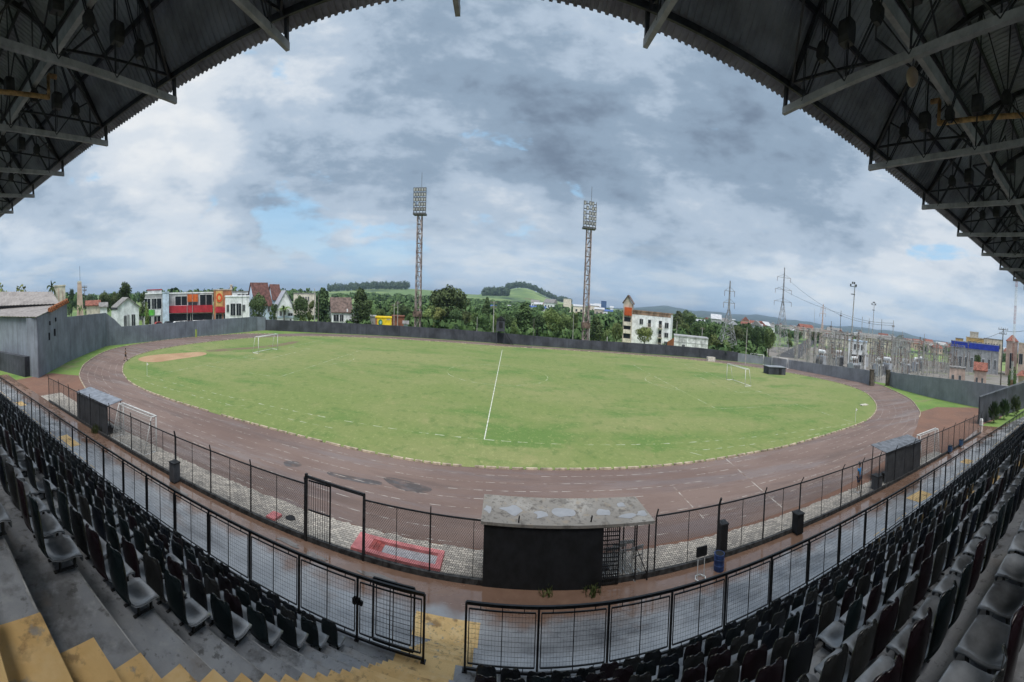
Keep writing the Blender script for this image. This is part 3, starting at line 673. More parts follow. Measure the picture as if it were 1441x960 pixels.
# dugouts --------------------------------------------------------------------------------------
M_black = mat('black_wall_paint', (.010,.011,.013), rough=.8, var=.3, scale=2)
M_dgrey = mat('dugout_grey_paint', (.085,.089,.098), rough=.75, var=.2, scale=1.2, streak=.35)
M_slabroof = layered('mottled_slab', [((.25,.23,.205), None), ((.36,.34,.31), ((.8,.8,.8), .5, .62, .9)), ((.13,.115,.10), ((1.6,1.6,1.6), .52, .64, .9)), ((.09,.08,.07), ((4.5,4.5,4.5), .55, .66, .8)), ((.30,.25,.19), ((2.4,2.4,2.4), .56, .66, .7))], rough=.85, bump=.4, bscale=6)
d = thing('dugout', 'black walled dugout with mottled concrete slab roof in front of yellow stairs', 'dugout', (0,0,0))
m = MB(); m.box((EYE.x+1.85,17.86,1.02),(5.7,.14,2.04)); m.box((EYE.x-.94,18.7,1.02),(.12,1.6,2.04)); m.build('back_wall', M_black, d)
m = MB(); m.prism([(EYE.x-1.15,17.74,2.06),(EYE.x+7.35,17.74,2.06),(EYE.x+7.0,19.9,2.2),(EYE.x-1.15,19.9,2.2)], (0,0,.10)); m.build('roof_slab', M_slabroof, d)
for cx_, cy_, rx, ry in ((-.85,18.7,.28,.30),(.35,18.75,.60,.36),(1.75,18.55,.40,.33),(2.85,18.65,.62,.38),(5.0,18.65,.40,.33),(6.0,19.2,.30,.22),(6.05,18.3,.40,.22),(6.85,18.4,.30,.24)):
    zz = lambda y: 2.16 + (y-17.74)*.065 + .006; m = MB(); lp = smoothloop([(EYE.x+cx_+rx*math.cos(t)*rnd.uniform(.5,1.25), cy_+ry*math.sin(t)*rnd.uniform(.55,1.25)) for t in [2*math.pi*k/9 for k in range(9)]], 4)
    m.poly([(x, y, zz(y)) for x, y in lp]); m.build('rain_pool', mat('pool_on_slab', (.33,.335,.35), rough=.45, var=.06, scale=2), d)
for x in (5.6, 6.5, 7.15):
    m = MB(); m.bar((EYE.x+x,18.0,0),(EYE.x+x,18.0,2.06),.06); m.build('post', M_fence, d); m = MB(); m.bar((EYE.x+x-.15,19.7,0),(EYE.x+x-.15,19.7,2.2),.06); m.build('post', M_fence, d)
m = MB(); m.bar((EYE.x+6.5,18,1.2),(EYE.x+7.15,18,.2),.04); m.build('brace', M_fence, d)
m = MB()
for i in range(9): m.bar((EYE.x+4.75+.1*i,17.92,.05),(EYE.x+4.75+.1*i,17.92,2.05),.03)
for i in range(14): m.bar((EYE.x+4.72,17.94,.1+.145*i),(EYE.x+5.6,17.94,.1+.145*i),.03)
m.build('lattice_screen', M_fence, d)
m = MB(); m.box((EYE.x+2.4,18.4,.44),(5.6,.4,.06)); [m.box((EYE.x+x,18.4,.2),(.1,.35,.4)) for x in (0,1.6,3.2,4.8)]; m.build('bench', M_dgrey, d)

def small_dugout(label, x0, x1, roofm):
    b = thing('dugout', label, 'dugout', (0,0,0)); yb = FNY((x0+x1)/2)+.35; L = x1-x0; sgn = 1
    m = MB(); m.box(((x0+x1)/2,yb,.98),(L,.08,1.96)); m.build('back_wall', M_dgrey, b)
    m = MB()
    n = 18
    for k in range(n): m.prism([(x0-.12+(L+.24)*k/n, yb-.15, 1.97+.03*(k%2)),(x0-.12+(L+.24)*(k+1)/n, yb-.15,1.97+.03*((k+1)%2)),(x0-.12+(L+.24)*(k+1)/n, yb+1.7,2.16+.03*((k+1)%2)),(x0-.12+(L+.24)*k/n, yb+1.7,2.16+.03*(k%2))], (0,0,.03))
    m.build('roof', roofm, b)
    for x in (x0+.05, (x0+x1)/2, x1-.05):
        m = MB(); m.bar((x,yb+1.55,0),(x,yb+1.55,2.14),.06); m.build('post', M_fence, b)
    m = MB()
    for k in range(3): m.box(((x0+x1)/2,yb+.30+.38*k,.62-.19*k),(L-.2,.36,.05)); m.box(((x0+x1)/2,yb+.46+.38*k,.5-.19*k),(L-.2,.03,.2))
    m.build('bench', mat('dugout_bench', (.02,.022,.025), rough=.5, var=.3), b)
    return b
M_zinc = mat('pale_zinc_sheet', (.27,.29,.33), rough=.45, var=.2, scale=1.5, metal=.2)
M_zinc2 = mat('grey_zinc_sheet', (.17,.18,.20), rough=.5, var=.25, scale=1.5, metal=.2)
small_dugout('grey dugout with pale metal roof beside the left portable goal', -36.4, -29.7, M_zinc)
small_dugout('grey dugout with ribbed dark roof near the person in blue', 32.3, 38.9, M_zinc2)

# goals ----------------------------------------------------------------------------------------
M_gw = mat('white_goal_paint', (.72,.72,.70), rough=.5, var=.12, scale=3)
M_net = mat('goal_net', (.55,.55,.53), rough=.8, var=.1)
def goal(label, P, ang, w, h, d1, d2, r, mesh=.2, wire=.012, group=None, netted=True):
    g = thing('football_goal', label, 'goal', (P[0],P[1],0), ang, group)     # local: mouth along x, net towards -y
    m = MB(); m.tube((-w/2,0,0),(-w/2,0,h),r,8); m.tube((w/2,0,0),(w/2,0,h),r,8); m.tube((-w/2-r,0,h),(w/2+r,0,h),r,8); m.build('front_frame', M_gw, g, smooth=True)
    m = MB()
    for x in (-w/2, w/2):
        m.tube((x,0,.03),(x,-d2,.03),r*.7,6); m.tube((x,-d1,h),(x,0,h),r*.7,6); m.tube((x,-d2,.03),(x,-d1,h),r*.6,6)
    m.tube((-w/2,-d2,.03),(w/2,-d2,.03),r*.7,6); m.tube((-w/2,-d1,h),(w/2,-d1,h),r*.5,6); m.build('rear_frame', M_gw, g, smooth=True)
    if netted:
        m = MB(); n = int(w/mesh); k = int((h)/mesh)
        for i in range(n+1):
            x = -w/2+w*i/n; m.bar((x,-d2,.03),(x,-d1,h),wire); m.bar((x,-d1,h),(x,0,h),wire)
        for i in range(k+1):
            t = i/k; m.bar((-w/2,-d2+(d2-d1)*t,h*t),(w/2,-d2+(d2-d1)*t,h*t),wire)
            for x in (-w/2, w/2): m.bar((x,0,h*t),(x,-d2+(d2-d1)*t,h*t),wire)
        for i in range(1, int(d2/mesh)):
            for x in (-w/2, w/2): m.bar((x,-i*mesh,0),(x,-i*mesh,min(h, h*(d2-i*mesh)/max(.01,d2-d1))),wire)
        m.build('net', M_net, g)
    return g
goal('white full size goal on the left goal line, empty frame', (-PX,PM), math.pi/2*-1+math.pi, 7.32, 2.44, .9, 1.6, .06, group='full size goals on the pitch', netted=False).rotation_euler = (0,0,-math.pi/2)
goal('white full size goal on the right goal line, empty frame', (PX,PM), math.pi/2, 7.32, 2.44, .9, 1.6, .06, group='full size goals on the pitch', netted=False)
goal('small white netted goal beside the left grey dugout', (-26.4,19.75), 0.0, 5.2, 2.1, .5, 1.3, .055, .17, .013)
goal('small white netted goal beside the right grey dugout', (42.6,21.35), .06, 5.0, 2.1, .4, .75, .055, .17, .013)
for (a, b), lab in ((((77.2,104.9),(79.4,100.8)), 'white training goal against the far right wall, farther of two'), (((81.1,98.3),(82.7,92.6)), 'white training goal against the far right wall, nearer of two')):
    A, B = Vector(a), Vector(b); w = (B-A).length
    goal(lab, ((a[0]+b[0])/2,(a[1]+b[1])/2), math.atan2(b[1]-a[1], b[0]-a[0]) + math.pi, w, 2.1, .5, 1.1, .06, netted=False)

# walls ----------------------------------------------------------------------------------------
M_wl = mat('blue_grey_wall_paint', (.205,.228,.262), rough=.85, var=.14, scale=.35, streak=.42, bump=.1, bscale=3)
M_wd = mat('dark_grey_wall_paint', (.060,.064,.077), rough=.85, var=.26, scale=.3, streak=.5, bump=.1, bscale=3)
M_wg = mat('mid_grey_wall_paint', (.235,.252,.278), rough=.85, var=.12, scale=.3, streak=.22, bump=.1, bscale=3)
def wall(name, label, pts, m, t=.22, piers=0):
    w = thing(name, label, 'wall')
    for (x0,y0,h0),(x1,y1,h1) in zip(pts[:-1], pts[1:]):
        mb = MB(); d = Vector((x1-x0,y1-y0)); q = Vector((-d.y,d.x)).normalized()*t
        mb.prism([(x0,y0,-.1),(x1,y1,-.1),(x1,y1,h1),(x0,y0,h0)], (q.x,q.y,0)); mb.build('wall_section', m, w)
        if piers:
            n = int(d.length/piers)
            for i in range(n):
                p = Vector((x0,y0)) + d*(i/n); pm = MB(); h = h0+(h1-h0)*i/n; pm.box((p.x-q.x*.25,p.y-q.y*.25,h/2),(.3,.3,h+.04), math.atan2(d.y,d.x)); pm.build('pier', m, w)
    return w
wall('stadium_wall', 'tall blue grey stained wall behind the left track bend', [(-71,33,6.3),(-78,41,6.1),(-85.9,50.8,5.9)], M_wl)
w2 = wall('stadium_wall', 'low blue grey boundary wall behind the left grass verge', [(-85.9,50.8,5.9),(-85.6,53.3,4.6),(-85.2,55.2,3.25),(-83.9,66.8,3.2),(-82.4,79.4,3.25),(-80,90,3.3),(-78.2,104,3.25),(-76.5,107,3.0)], M_wl)
wall('stadium_wall', 'long dark grey boundary wall behind the far straight', [(-76.5,107,2.5),(-59,111,2.5),(-46.3,114.6,2.35),(-32.9,117.4,2.3),(-15,118.6,2.25),(-1.8,118.2,2.2),(11,118.0,2.05),(24.2,117.7,1.9),(37.2,116.4,2.1),(50.9,114.6,2.2),(62,111.8,2.2),(73,106.2,2.1)], M_wd, piers=12)
wall('stadium_wall', 'grey boundary wall running from far right corner to the gate', [(73,106.2,1.9),(79.8,101.5,1.8),(84.4,92,1.9),(87.5,78,2.2),(88.2,66,2.6),(86.8,62.4,2.7)], M_wg, piers=14)
wall('stadium_wall', 'smooth grey wall right of the exit gate', [(93.0,60.6,2.75),(91,56.9,2.85),(87.2,45,3.4),(85.2,34,3.8),(84.3,24,3.9)], M_wg)
wr = wall('stadium_wall', 'short grey wall end with toothed top beside the shrubs', [(67.2,24.0,3.3),(80,23.4,3.8),(95,22.5,4.3)], M_wd)
m = MB()
for i in range(40): m.box((67.4+.68*i, 24.02-.054*i, 3.33+.036*i),(.36,.30,.10)); 
m.build('coping_block', M_wg, wr)
# exit gate pillars and leaf
M_gp = mat('mossy_pillar', (.10,.085,.062), var=.35, scale=1.5, bump=.2)
gt = thing('exit_gate', 'open dark gate between mossy brick pillars at right end of track', 'gate')
for x, y in ((86.6,62.2),(92.6,61.0)):
    m = MB(); m.box((x,y,1.45),(1.5,.5,2.9)); m.box((x,y,2.95),(1.7,.7,.12)); m.build('pillar', M_gp, gt)
m = MB()
for i in range(12): m.bar((88.0+.12*i,62.2+.22*i,.1),(88.0+.12*i,62.2+.22*i,2.3),.05)
for z in (.15,1.2,2.25): m.bar((88.0,62.2,z),(89.4,64.7,z),.08)
m.build('gate_leaf', M_fence, gt)

# left building with tiled roof over the corner
M_tile = layered('weathered_fibre_roof', [((.30,.27,.255), None), ((.20,.18,.17), ((.5,.5,.5), .45, .6, .8)), ((.40,.37,.35), ((1.6,1.6,1.6), .54, .68, .8)), ((.12,.10,.09), ((.9,.9,.9), .6, .7, .6))], rough=.9, bump=.4, bscale=4)
M_terra = mat('terracotta_tile', (.36,.13,.05), var=.35, scale=2, rough=.85)
lb = thing('changing_room_building', 'blue grey changing room block with weathered roof at left edge', 'building')
A = [(-59.6,22.2),(-71,33.2),(-84,42),(-102,24),(-90,16)]
m = MB(); m.prism([(-59.6,22.2,-.1),(-71,33,-.1),(-71,33,8.25),(-59.6,22.2,6.95)], (-.15,-.15,0)); m.build('side_wall', M_wl, lb)
m = MB(); m.prism([(-59.6,22.2,-.1),(-62.4,21.2,-.1),(-62.4,21.2,6.9),(-59.6,22.2,6.95)], (-.1,.3,0)); m.prism([(-62.4,21.9,-.1),(-92,16.5,-.1),(-92,16.5,6.9),(-62.4,21.9,6.9)], (-.1,.3,0)); m.build('front_wall', M_wl, lb)
m = MB()
def corr(a, b, c, d, n):                # corrugated slab a-b eave, d-c ridge
    a, b, c, d = map(Vector, (a,b,c,d))
    for i in range(n):
        t0, t1 = i/n, (i+1)/n; o0, o1 = Vector((0,0,.07*(i%2))), Vector((0,0,.07*((i+1)%2)))
        m.prism([a.lerp(b,t0)+o0, a.lerp(b,t1)+o1, d.lerp(c,t1)+o1, d.lerp(c,t0)+o0], (0,0,.05))
corr((-59.2,21.9,7.0),(-94,15.6,7.0),(-106,28,8.7),(-71.2,33.4,8.35), 60)
corr(tuple(at(84,428,77)),tuple(at(-30,432,100)),tuple(at(-30,411.5,112)),tuple(at(74,411.5,88)), 50); m.build('roof', M_tile, lb)
m = MB()
for i in range(9): m.tube((-63.2-.9*i,25.9+.82*i,7.65+.11*i),(-64.2-.9*i,26.6+.82*i,7.75+.11*i),.28,8); m.box((-63.6-.9*i,26.3+.82*i,7.5+.11*i),(.8,.6,.25),.7)
m.build('ridge_tiles', M_terra, lb)
for x, y, z in ((-63.5,25.85,4.4),(-65.5,27.8,4.7),(-63.9,26.2,6.0),(-66,28.25,6.3)):
    m = MB(); m.box((x+.12,y-.12,z),(.5,.25,.9 if z < 5 else .5), .76); m.build('window', M_black, lb)
m = MB(); m.prism([(-61.5,20.4,-.1),(-74,17.5,-.1),(-74,17.5,2.4),(-61.5,20.4,2.4)], (-.3,1.0,0)); m.build('lean_to', M_wd, lb)
for x, y in ((-62.5,24.7),(-64.8,27.0)): m = MB(); m.tube((x,y,0),(x,y,3.2),.06,6); m.build('drain_pipe', M_black, lb)

# small things around ---------------------------------------------------------------------------
# commentary booth on the far wall
bo = thing('commentary_booth', 'small dark booth on posts against the far wall at halfway line', 'booth', (-1.0,117.2,0))
m = MB(); m.box((0,0,3.75),(2.5,1.6,2.3)); m.build('cabin', M_wd, bo)
m = MB(); m.prism([(-1.45,-1.0,4.92),(1.45,-1.0,4.92),(0,-1.0,5.7)], (0,2,0)); m.build('roof', M_black, bo)
for x in (-1.15,1.15):
    m = MB(); m.bar((x,-.7,0),(x,-.7,2.6),.18); m.build('post', M_wd, bo)
m = MB(); m.box((.1,-.82,3.9),(1.1,.06,1.2)); m.build('window', M_black, bo)
m = MB()
for i in range(9): m.box((1.5+.28*i,-.3,2.5-.28*i),(.3,.9,.06))
m.bar((1.3,-.75,2.7),(4.0,-.75,0),.1); m.bar((1.3,.15,2.7),(4.0,.15,0),.1); m.build('staircase', M_black, bo)
gb = thing('pump_hut', 'low dark grey hut on the verge near the far right wall', 'hut', (69.6,82.6,0), -.2)
m = MB(); m.box((0,0,.68),(5.2,3.2,1.36)); m.build('wall', M_wd, gb); m = MB(); m.box((0,0,1.40),(5.5,3.5,.1)); m.build('roof', M_wg, gb)
m = MB(); m.box((.9,-1.62,.6),(.9,.05,1.15)); m.build('door', M_black, gb)
# bins / speaker boxes on the fence
def bin_(label, x, y, w, h, m_, z=0):
    b = thing('litter_bin', label, 'bin', (x,y,z)); m = MB(); m.prism([(-w/2,-w/2,.06),(w/2,-w/2,.06),(w/2,w/2,.06),(-w/2,w/2,.06)], (0,0,h-.1)); m.build('body', m_, b)
    m = MB(); m.prism([(-w/2-.03,-w/2-.03,h-.05),(w/2+.03,-w/2-.03,h-.05),(w/2+.03,w/2+.03,h-.05),(-w/2-.03,w/2+.03,h-.05)], (0,0,.06)); m.build('lid', M_fence, b)
    for sx in (-1,1):
        for sy in (-1,1): m = MB(); m.box((sx*w*.38,sy*w*.38,.03),(.06,.06,.07)); m.build('foot', M_fence, b)
    return b
bin_('dark grey box bin strapped to the fence post left of the gate', -18.7, FNY(-19)-.35, .55, 1.0, M_dgrey)
bin_('tall black box standing at the fence beside the blue drum', 14.35, FNY(14.3)+.35, .45, 1.25, M_black)
bin_('black box bin at the fence right of the blue drum', 20.0, FNY(20)-.3, .55, .95, M_black)
bin_('dark bin at the fence post behind the person in blue', 30.7, FNY(30.7)+.4, .7, .85, M_dgrey)
dr = thing('steel_drum', 'blue steel drum with open top at the fence post', 'drum', (13.45,17.62,0))
m = MB(); m.lathe((0,0,0), [(.26,0),(.28,.02),(.28,.2),(.295,.22),(.28,.24),(.28,.42),(.295,.44),(.28,.46),(.28,.60),(.29,.62)], 20); m.build('barrel', mat('blue_drum_paint', (.025,.06,.19), rough=.45, var=.25, scale=4), dr, smooth=False)
m = MB(); m.lathe((0,0,.60), [(.24,0),(.24,.025)], 16); m.build('contents', M_black, dr)
sg = thing('score_board', 'small black board on two thin legs near the blue drum', 'board', (12.15,17.3,0), .05)
m = MB(); m.box((0,0,1.0),(.62,.08,.34)); m.build('board', M_black, sg)
for x in (-.2,.2):
    m = MB(); m.bar((x,0,.05),(x,0,.85),.03); m.build('leg', M_gw, sg)
m = MB()
for q in range(6):
    t, t1 = q*math.pi/3, (q+1)*math.pi/3; m.bar((.3*math.cos(t),.3*math.sin(t),.03),(.3*math.cos(t1),.3*math.sin(t1),.03),.05)
m.build('base_ring', M_gw, sg)
# stack of white hurdles beside the black dugout
for i, (x, y, r) in enumerate(((7.7,18.5,.05),(8.15,18.75,.1),(8.6,18.95,.02),(9.0,18.4,.3))):
    hd = thing('hurdle', ['white hurdle standing nearest the lattice screen of the black dugout','second white hurdle from the lattice screen, under the slab roof','third white hurdle from the lattice screen, under the slab roof','white hurdle turned aslant at open end of the black dugout'][i], 'hurdle', (x,y,0), r, 'white hurdles kept under the dugout roof')
    m = MB(); m.box((0,0,1.0),(.75,.04,.12)); m.box((0,0,.72),(.75,.03,.05)); m.build('bar', M_gw, hd)
    for sx in (-.33,.33):
        m = MB(); m.bar((sx,0,.04),(sx,0,1.0),.045); m.build('leg', M_gw, hd)
        m = MB(); m.bar((sx,-.35,.03),(sx,.35,.03),.05); m.build('foot', M_gw, hd)
# pink-edged sunken steps and other pieces on the paving
M_pink = mat('pink_kerb_paint', (.60,.20,.20), rough=.7, var=.15, scale=2)
pk = thing('sunken_stairwell', 'pink edged rectangular stairwell opening in the paved strip', 'stairwell')
m = MB(); x0, x1, ya, yb = -5.6, -.85, 18.18, 19.6; t = .28
m.box(((x0+x1)/2,ya+t/2,.09),(x1-x0,t,.18)); m.box(((x0+x1)/2,yb-t/2,.09),(x1-x0,t,.18)); m.box((x1-t/2,(ya+yb)/2,.09),(t,yb-ya-2*t,.18)); m.prism([(x0,ya+t,0),(x0+.9,ya+t,0),(x0+.9,yb-t,0),(x0,yb-t,0)], (0,0,.18)); m.build('kerb', M_pink, pk)
m = MB()
for i in range(3): m.box((x0+1.0+.22*i,(ya+yb)/2,.13-.035*i),(.22,yb-ya-2*t,.05))
m.build('step', mat('red_step_paint', (.42,.10,.09), var=.2), pk)
m = MB(); m.box(((x0+x1)/2+.45,(ya+yb)/2,.045),(x1-x0-1.5,yb-ya-2*t,.05)); m.build('cover', mat('pale_grit_cover', (.40,.385,.40), var=.15, scale=6, bump=.2), pk)
m = MB(); m.prism([(-11.15,18.25,.0),(-10.55,18.25,0),(-10.45,18.95,0),(-11.1,18.95,0)], (0,0,.12)); tag(m.build('pink_block', M_pink), 'low pink painted block on the paving left of the fence gate', 'block')
m = MB(); m.poly([(-9.95+.35*math.cos(2*math.pi*k/11)*rnd.uniform(.8,1.1), 19.1+.3*math.sin(2*math.pi*k/11)*rnd.uniform(.8,1.1), .03) for k in range(11)]); tag(m.build('oil_stain', M_black), kind='structure')
for x, y, s, lab in ((61.6,45.3,(1.9,.7,.14),'flat white slab lying on the grass at the right track bend'), (61.8,104.5,(2.6,1.2,.9),'pale block on the grass below the far wall, right of centre')):
    m = MB(); m.prism([(x-s[0]/2,y-s[1]/2,.01),(x+s[0]/2,y-s[1]/2,.01),(x+s[0]/2*.92,y+s[1]/2,.01),(x-s[0]/2*.92,y+s[1]/2,.01)], (0,0,s[2])); tag(m.build('landing_mat', mat('pale_mat', (.6,.56,.48), var=.15)), lab, 'mat')
m = MB()
for i in range(4): m.tube((30.6+.05*i-16*0,18.9,0),(30.6,18.9,.01),.01)
# corner flags
for x, y, lab in ((-PX,PY0,'pale corner flag on the near left corner of the pitch'),(PX,PY0,'pale corner flag on the near right corner of the pitch')):
    cf = thing('corner_flag', lab, 'flag', (x,y,0)); m = MB(); m.tube((0,0,0),(0,0,1.55),.025,6); m.build('pole', M_gw, cf); m = MB(); m.prism([(0,-.01,1.52),(.38,-.01,1.38),(0,-.01,1.2)], (0,.02,0)); m.build('pennant', M_gw, cf)
m = MB(); m.prism([(-.35,-.05,0),(.35,-.05,0),(.35,-.05,1.55),(-.35,-.05,1.6)], (0,.12,0)); mo = m.build('marker_board', mat('lime_board', (.42,.52,.10), var=.2), loc=(-81.2,78.6,.02)); mo.rotation_euler = (0,0,-1.4); tag(mo, 'narrow lime green board leaning on the low left wall', 'board')
# white round markers
for i, (x, y) in enumerate(((28.2,20.9),(28.6,21.0))):
    pass
# blue crates at the right end of the fence, weeds
for i, (x, lab) in enumerate(((46.6,'blue box tied to the fence post, nearer of two'),(50.6,'blue box tied to the fence post, farther of two'))):
    b = thing('fence_box', lab, 'box', (x, FNY(x)-.3, .0)); m = MB(); m.box((0,0,.42),(.6,.35,.5)); m.build('body', mat('blue_box_paint', (.06,.13,.26), var=.3, scale=4), b); m = MB(); m.box((0,0,.69),(.64,.39,.05)); m.build('lid', M_fence, b)
M_weed = foliage('weed_leaves', (.03,.05,.012), (.09,.12,.035), 3)
def weed(label, x, y, r, h, n, seed, name='weed_clump', z=.02):
    R = random.Random(seed); m = MB()
    for i in range(n):
        a = R.uniform(0,6.28); rr = r*math.sqrt(R.random()); px, py = rr*math.cos(a), rr*math.sin(a); hh = h*R.uniform(.4,1); lx, ly = R.uniform(-.14,.14), R.uniform(-.14,.14); w = R.uniform(.015,.05)
        q = Vector((-math.sin(a), math.cos(a), 0))*w
        b = Vector((px,py,0)); c = b + Vector((lx*.5,ly*.5,hh*.6)); d = b + Vector((lx,ly,hh))
        m.quad(b-q*.6, b+q*.6, c+q, c-q); m.quad(c-q, c+q, d+q*.2, d-q*.2)
    o = m.build(name, M_weed, loc=(x,y,z)); return tag(o, label, 'weeds')
weed('weeds sprouting at the foot of the black dugout, left clump', 4.3, 17.62, .36, .25, 60, 1); weed('weeds sprouting at the foot of the black dugout, right clump', 6.5, 17.62, .45, .27, 80, 2)
weed('tufts of weeds at the right corner of the left grey dugout', -31.2, 18.0, .6, .55, 110, 3)
for i, (x, y, h, lab) in enumerate(((70.5,22.3,2.6,'spiky green shrub by the toothed grey wall, nearest of three'),(75.5,21.9,2.6,'spiky green shrub by the toothed grey wall, middle of three'),(81.5,21.3,2.9,'spiky green shrub by the toothed grey wall, farthest of three'))):
    R = random.Random(50+i); sh = thing('garden_shrub', lab, 'shrub', (x,y,0), group='shrubs along the right end wall'); m = MB()
    for k in range(420):
        v = Vector((R.gauss(0,1),R.gauss(0,1),R.gauss(0,1))).normalized()*R.random()**.4; c = Vector((v.x*.95, v.y*.95, h*.56+v.z*h*.42)); d = (v*.6+Vector((0,0,.5))).normalized()*.42; q = d.orthogonal().normalized()*.09
        m.quad(c-q, c+q, c+d+q*.3, c+d-q*.3)
    m.build('foliage', foliage('shrub_leaves', (.035,.07,.02), (.10,.14,.05), 1.5), sh); m = MB(); m.tube((0,0,0),(0,0,h*.6),.09,6); m.build('stem', M_gp, sh)
wp = thing('bollard', 'small white bollard at the end of the toothed grey wall', 'bollard', (66.5,23.3,0)); m = MB(); m.lathe((0,0,0), [(.32,0),(.32,.6),(.26,.78),(.1,.86)], 12); m.build('post', M_gw, wp); m = MB(); m.lathe((0,0,-.01), [(.4,0),(.4,.08)], 12); m.build('base', M_wg, wp)
sheet('shrub_bed_ground', [(66,20.5),(66,23.4),(96,22),(96,19)], .022, M_verge)
struct('concrete_apron_ground', MB().poly([(50,FNY(50)+.2,.03),(66.4,23.2,.03),(68,19.2,.03),(50,17.6,.03)]), M_slab)

# floodlight masts -------------------------------------------------------------------------------
M_mast = mat('flaking_mast_paint', (.36,.30,.29), rough=.7, var=.3, scale=.9, col2=(.085,.045,.034))
M_lampg = mat('lamp_housing', (.10,.10,.10), rough=.5, var=.3, scale=3)
M_lens = mat('lamp_lens', (.40,.40,.38), rough=.2, var=.1)
def mast(label, x, y, h):
    t = thing('floodlight_mast', label, 'floodlight', (x,y,0), group='floodlight masts behind the far straight')
    def half(z): return .82 + (.66-.82)*z/h
    hh = h-5.6; m = MB()
    for sx in (-1,1):
        for sy in (-1,1): m.bar((sx*half(0),sy*half(0),0),(sx*half(hh),sy*half(hh),hh),.22)
    m.build('leg_frame', M_mast, t)
    m = MB(); n = 13
    for i in range(n):
        z0, z1 = hh*i/n, hh*(i+1)/n; a, b = half(z0), half(z1)
        for s in (-1,1):
            f = 1 if i % 2 else -1
            m.bar((-f*a,s*a,z0),(f*b,s*b,z1),.13); m.bar((s*a,-f*a,z0),(s*b,f*b,z1),.13); m.bar((-b,s*b,z1),(b,s*b,z1),.14); m.bar((s*b,-b,z1),(s*b,b,z1),.14)
    m.build('lattice', M_mast, t)
    m = MB(); m.box((0,0,hh+.1),(4.0,2.4,.4))
    for sx in (-1.6,1.6):
        for sy in (-1.05,1.05): m.bar((sx,sy,hh),(sx,sy,hh+1.1),.06)
    m.bar((-1.6,-1.05,hh+1.1),(1.6,-1.05,hh+1.1),.06); m.bar((-1.6,1.05,hh+1.1),(1.6,1.05,hh+1.1),.06); m.build('platform', M_lampg, t)
    m = MB()
    for x_ in (-1.95,-.98,0,.98,1.95): m.bar((x_,-.4,hh),(x_,-.4,h),.16)
    for z in range(5): m.bar((-2.0,-.4,hh+.9+1.05*z),(2.0,-.4,hh+.9+1.05*z),.18)
    m.build('lamp_rack', M_lampg, t)
    for r in range(5):
        for c in range(5):
            if rnd.random() < .14: continue
            lx, lz = -1.66+.83*c, hh+1.15+1.02*r; tilt = rnd.uniform(.2,.5)
            m = MB(); m.prism([(lx-.36,-.55,lz-.4),(lx+.36,-.55,lz-.4),(lx+.36,-.55,lz+.4),(lx-.36,-.55,lz+.4)], (0,-.30,-.1)); lo = m.build('lamp', M_lampg, t)
            m = MB(); m.quad((lx-.24,-.87,lz-.38),(lx+.24,-.87,lz-.38),(lx+.24,-.87,lz+.16),(lx-.24,-.87,lz+.16)); m.build('lens', M_lens, lo)
    m = MB(); m.tube((.4,0,h-1),(.4,0,h+3.2),.06,6); m.build('lightning_rod', M_lampg, t)
    m = MB()
    for s in (-.2,.2): m.bar((s,-half(0)-.15,.3),(s,-half(hh)-.15,hh),.05)
    for i in range(50): m.bar((-.2,-half(0)-.1,.5+hh*i/51),(.2,-half(0)-.1,.5+hh*i/51),.035)
    m.build('ladder', M_lampg, t)
    m = MB(); m.box((0,-.4,5.0),(2.6,2.0,1.2)); m.build('equipment_cabinet', mat('rusty_cabinet', (.16,.11,.085), var=.4, scale=1), t)
    return t
mast('lattice floodlight mast left of the halfway line booth', -27.3, 119.6, 31.6)
mast('lattice floodlight mast right of the halfway line booth', 25.2, 118.9, 30.8)

# people -----------------------------------------------------------------------------------------
M_skin = mat('skin', (.30,.17,.11), rough=.6, var=.06); M_hair = mat('dark_hair', (.015,.012,.01), rough=.7)
def skin_mesh(name, V, Ed, R, m, parent, sub=2, root=0):
    me = bpy.data.meshes.new(name); me.from_pydata(V, Ed, []); me.update(); o = bpy.data.objects.new(name, me); C.objects.link(o); o.parent = parent; me.materials.append(m)
    md = o.modifiers.new('skin', 'SKIN'); md.use_smooth_shade = True; sv = me.skin_vertices[0].data if me.skin_vertices else None
    if sv is None:
        bpy.context.view_layer.objects.active = o; bm_ = None
        import bmesh as _b
        bm = _b.new(); bm.from_mesh(me); bm.verts.layers.skin.verify(); bm.to_mesh(me); bm.free(); sv = me.skin_vertices[0].data
    for i, r in enumerate(R): sv[i].radius = (r, r) if not isinstance(r, tuple) else r; sv[i].use_root = (i == root)
    s = o.modifiers.new('sub', 'SUBSURF'); s.levels = s.render_levels = sub; return o
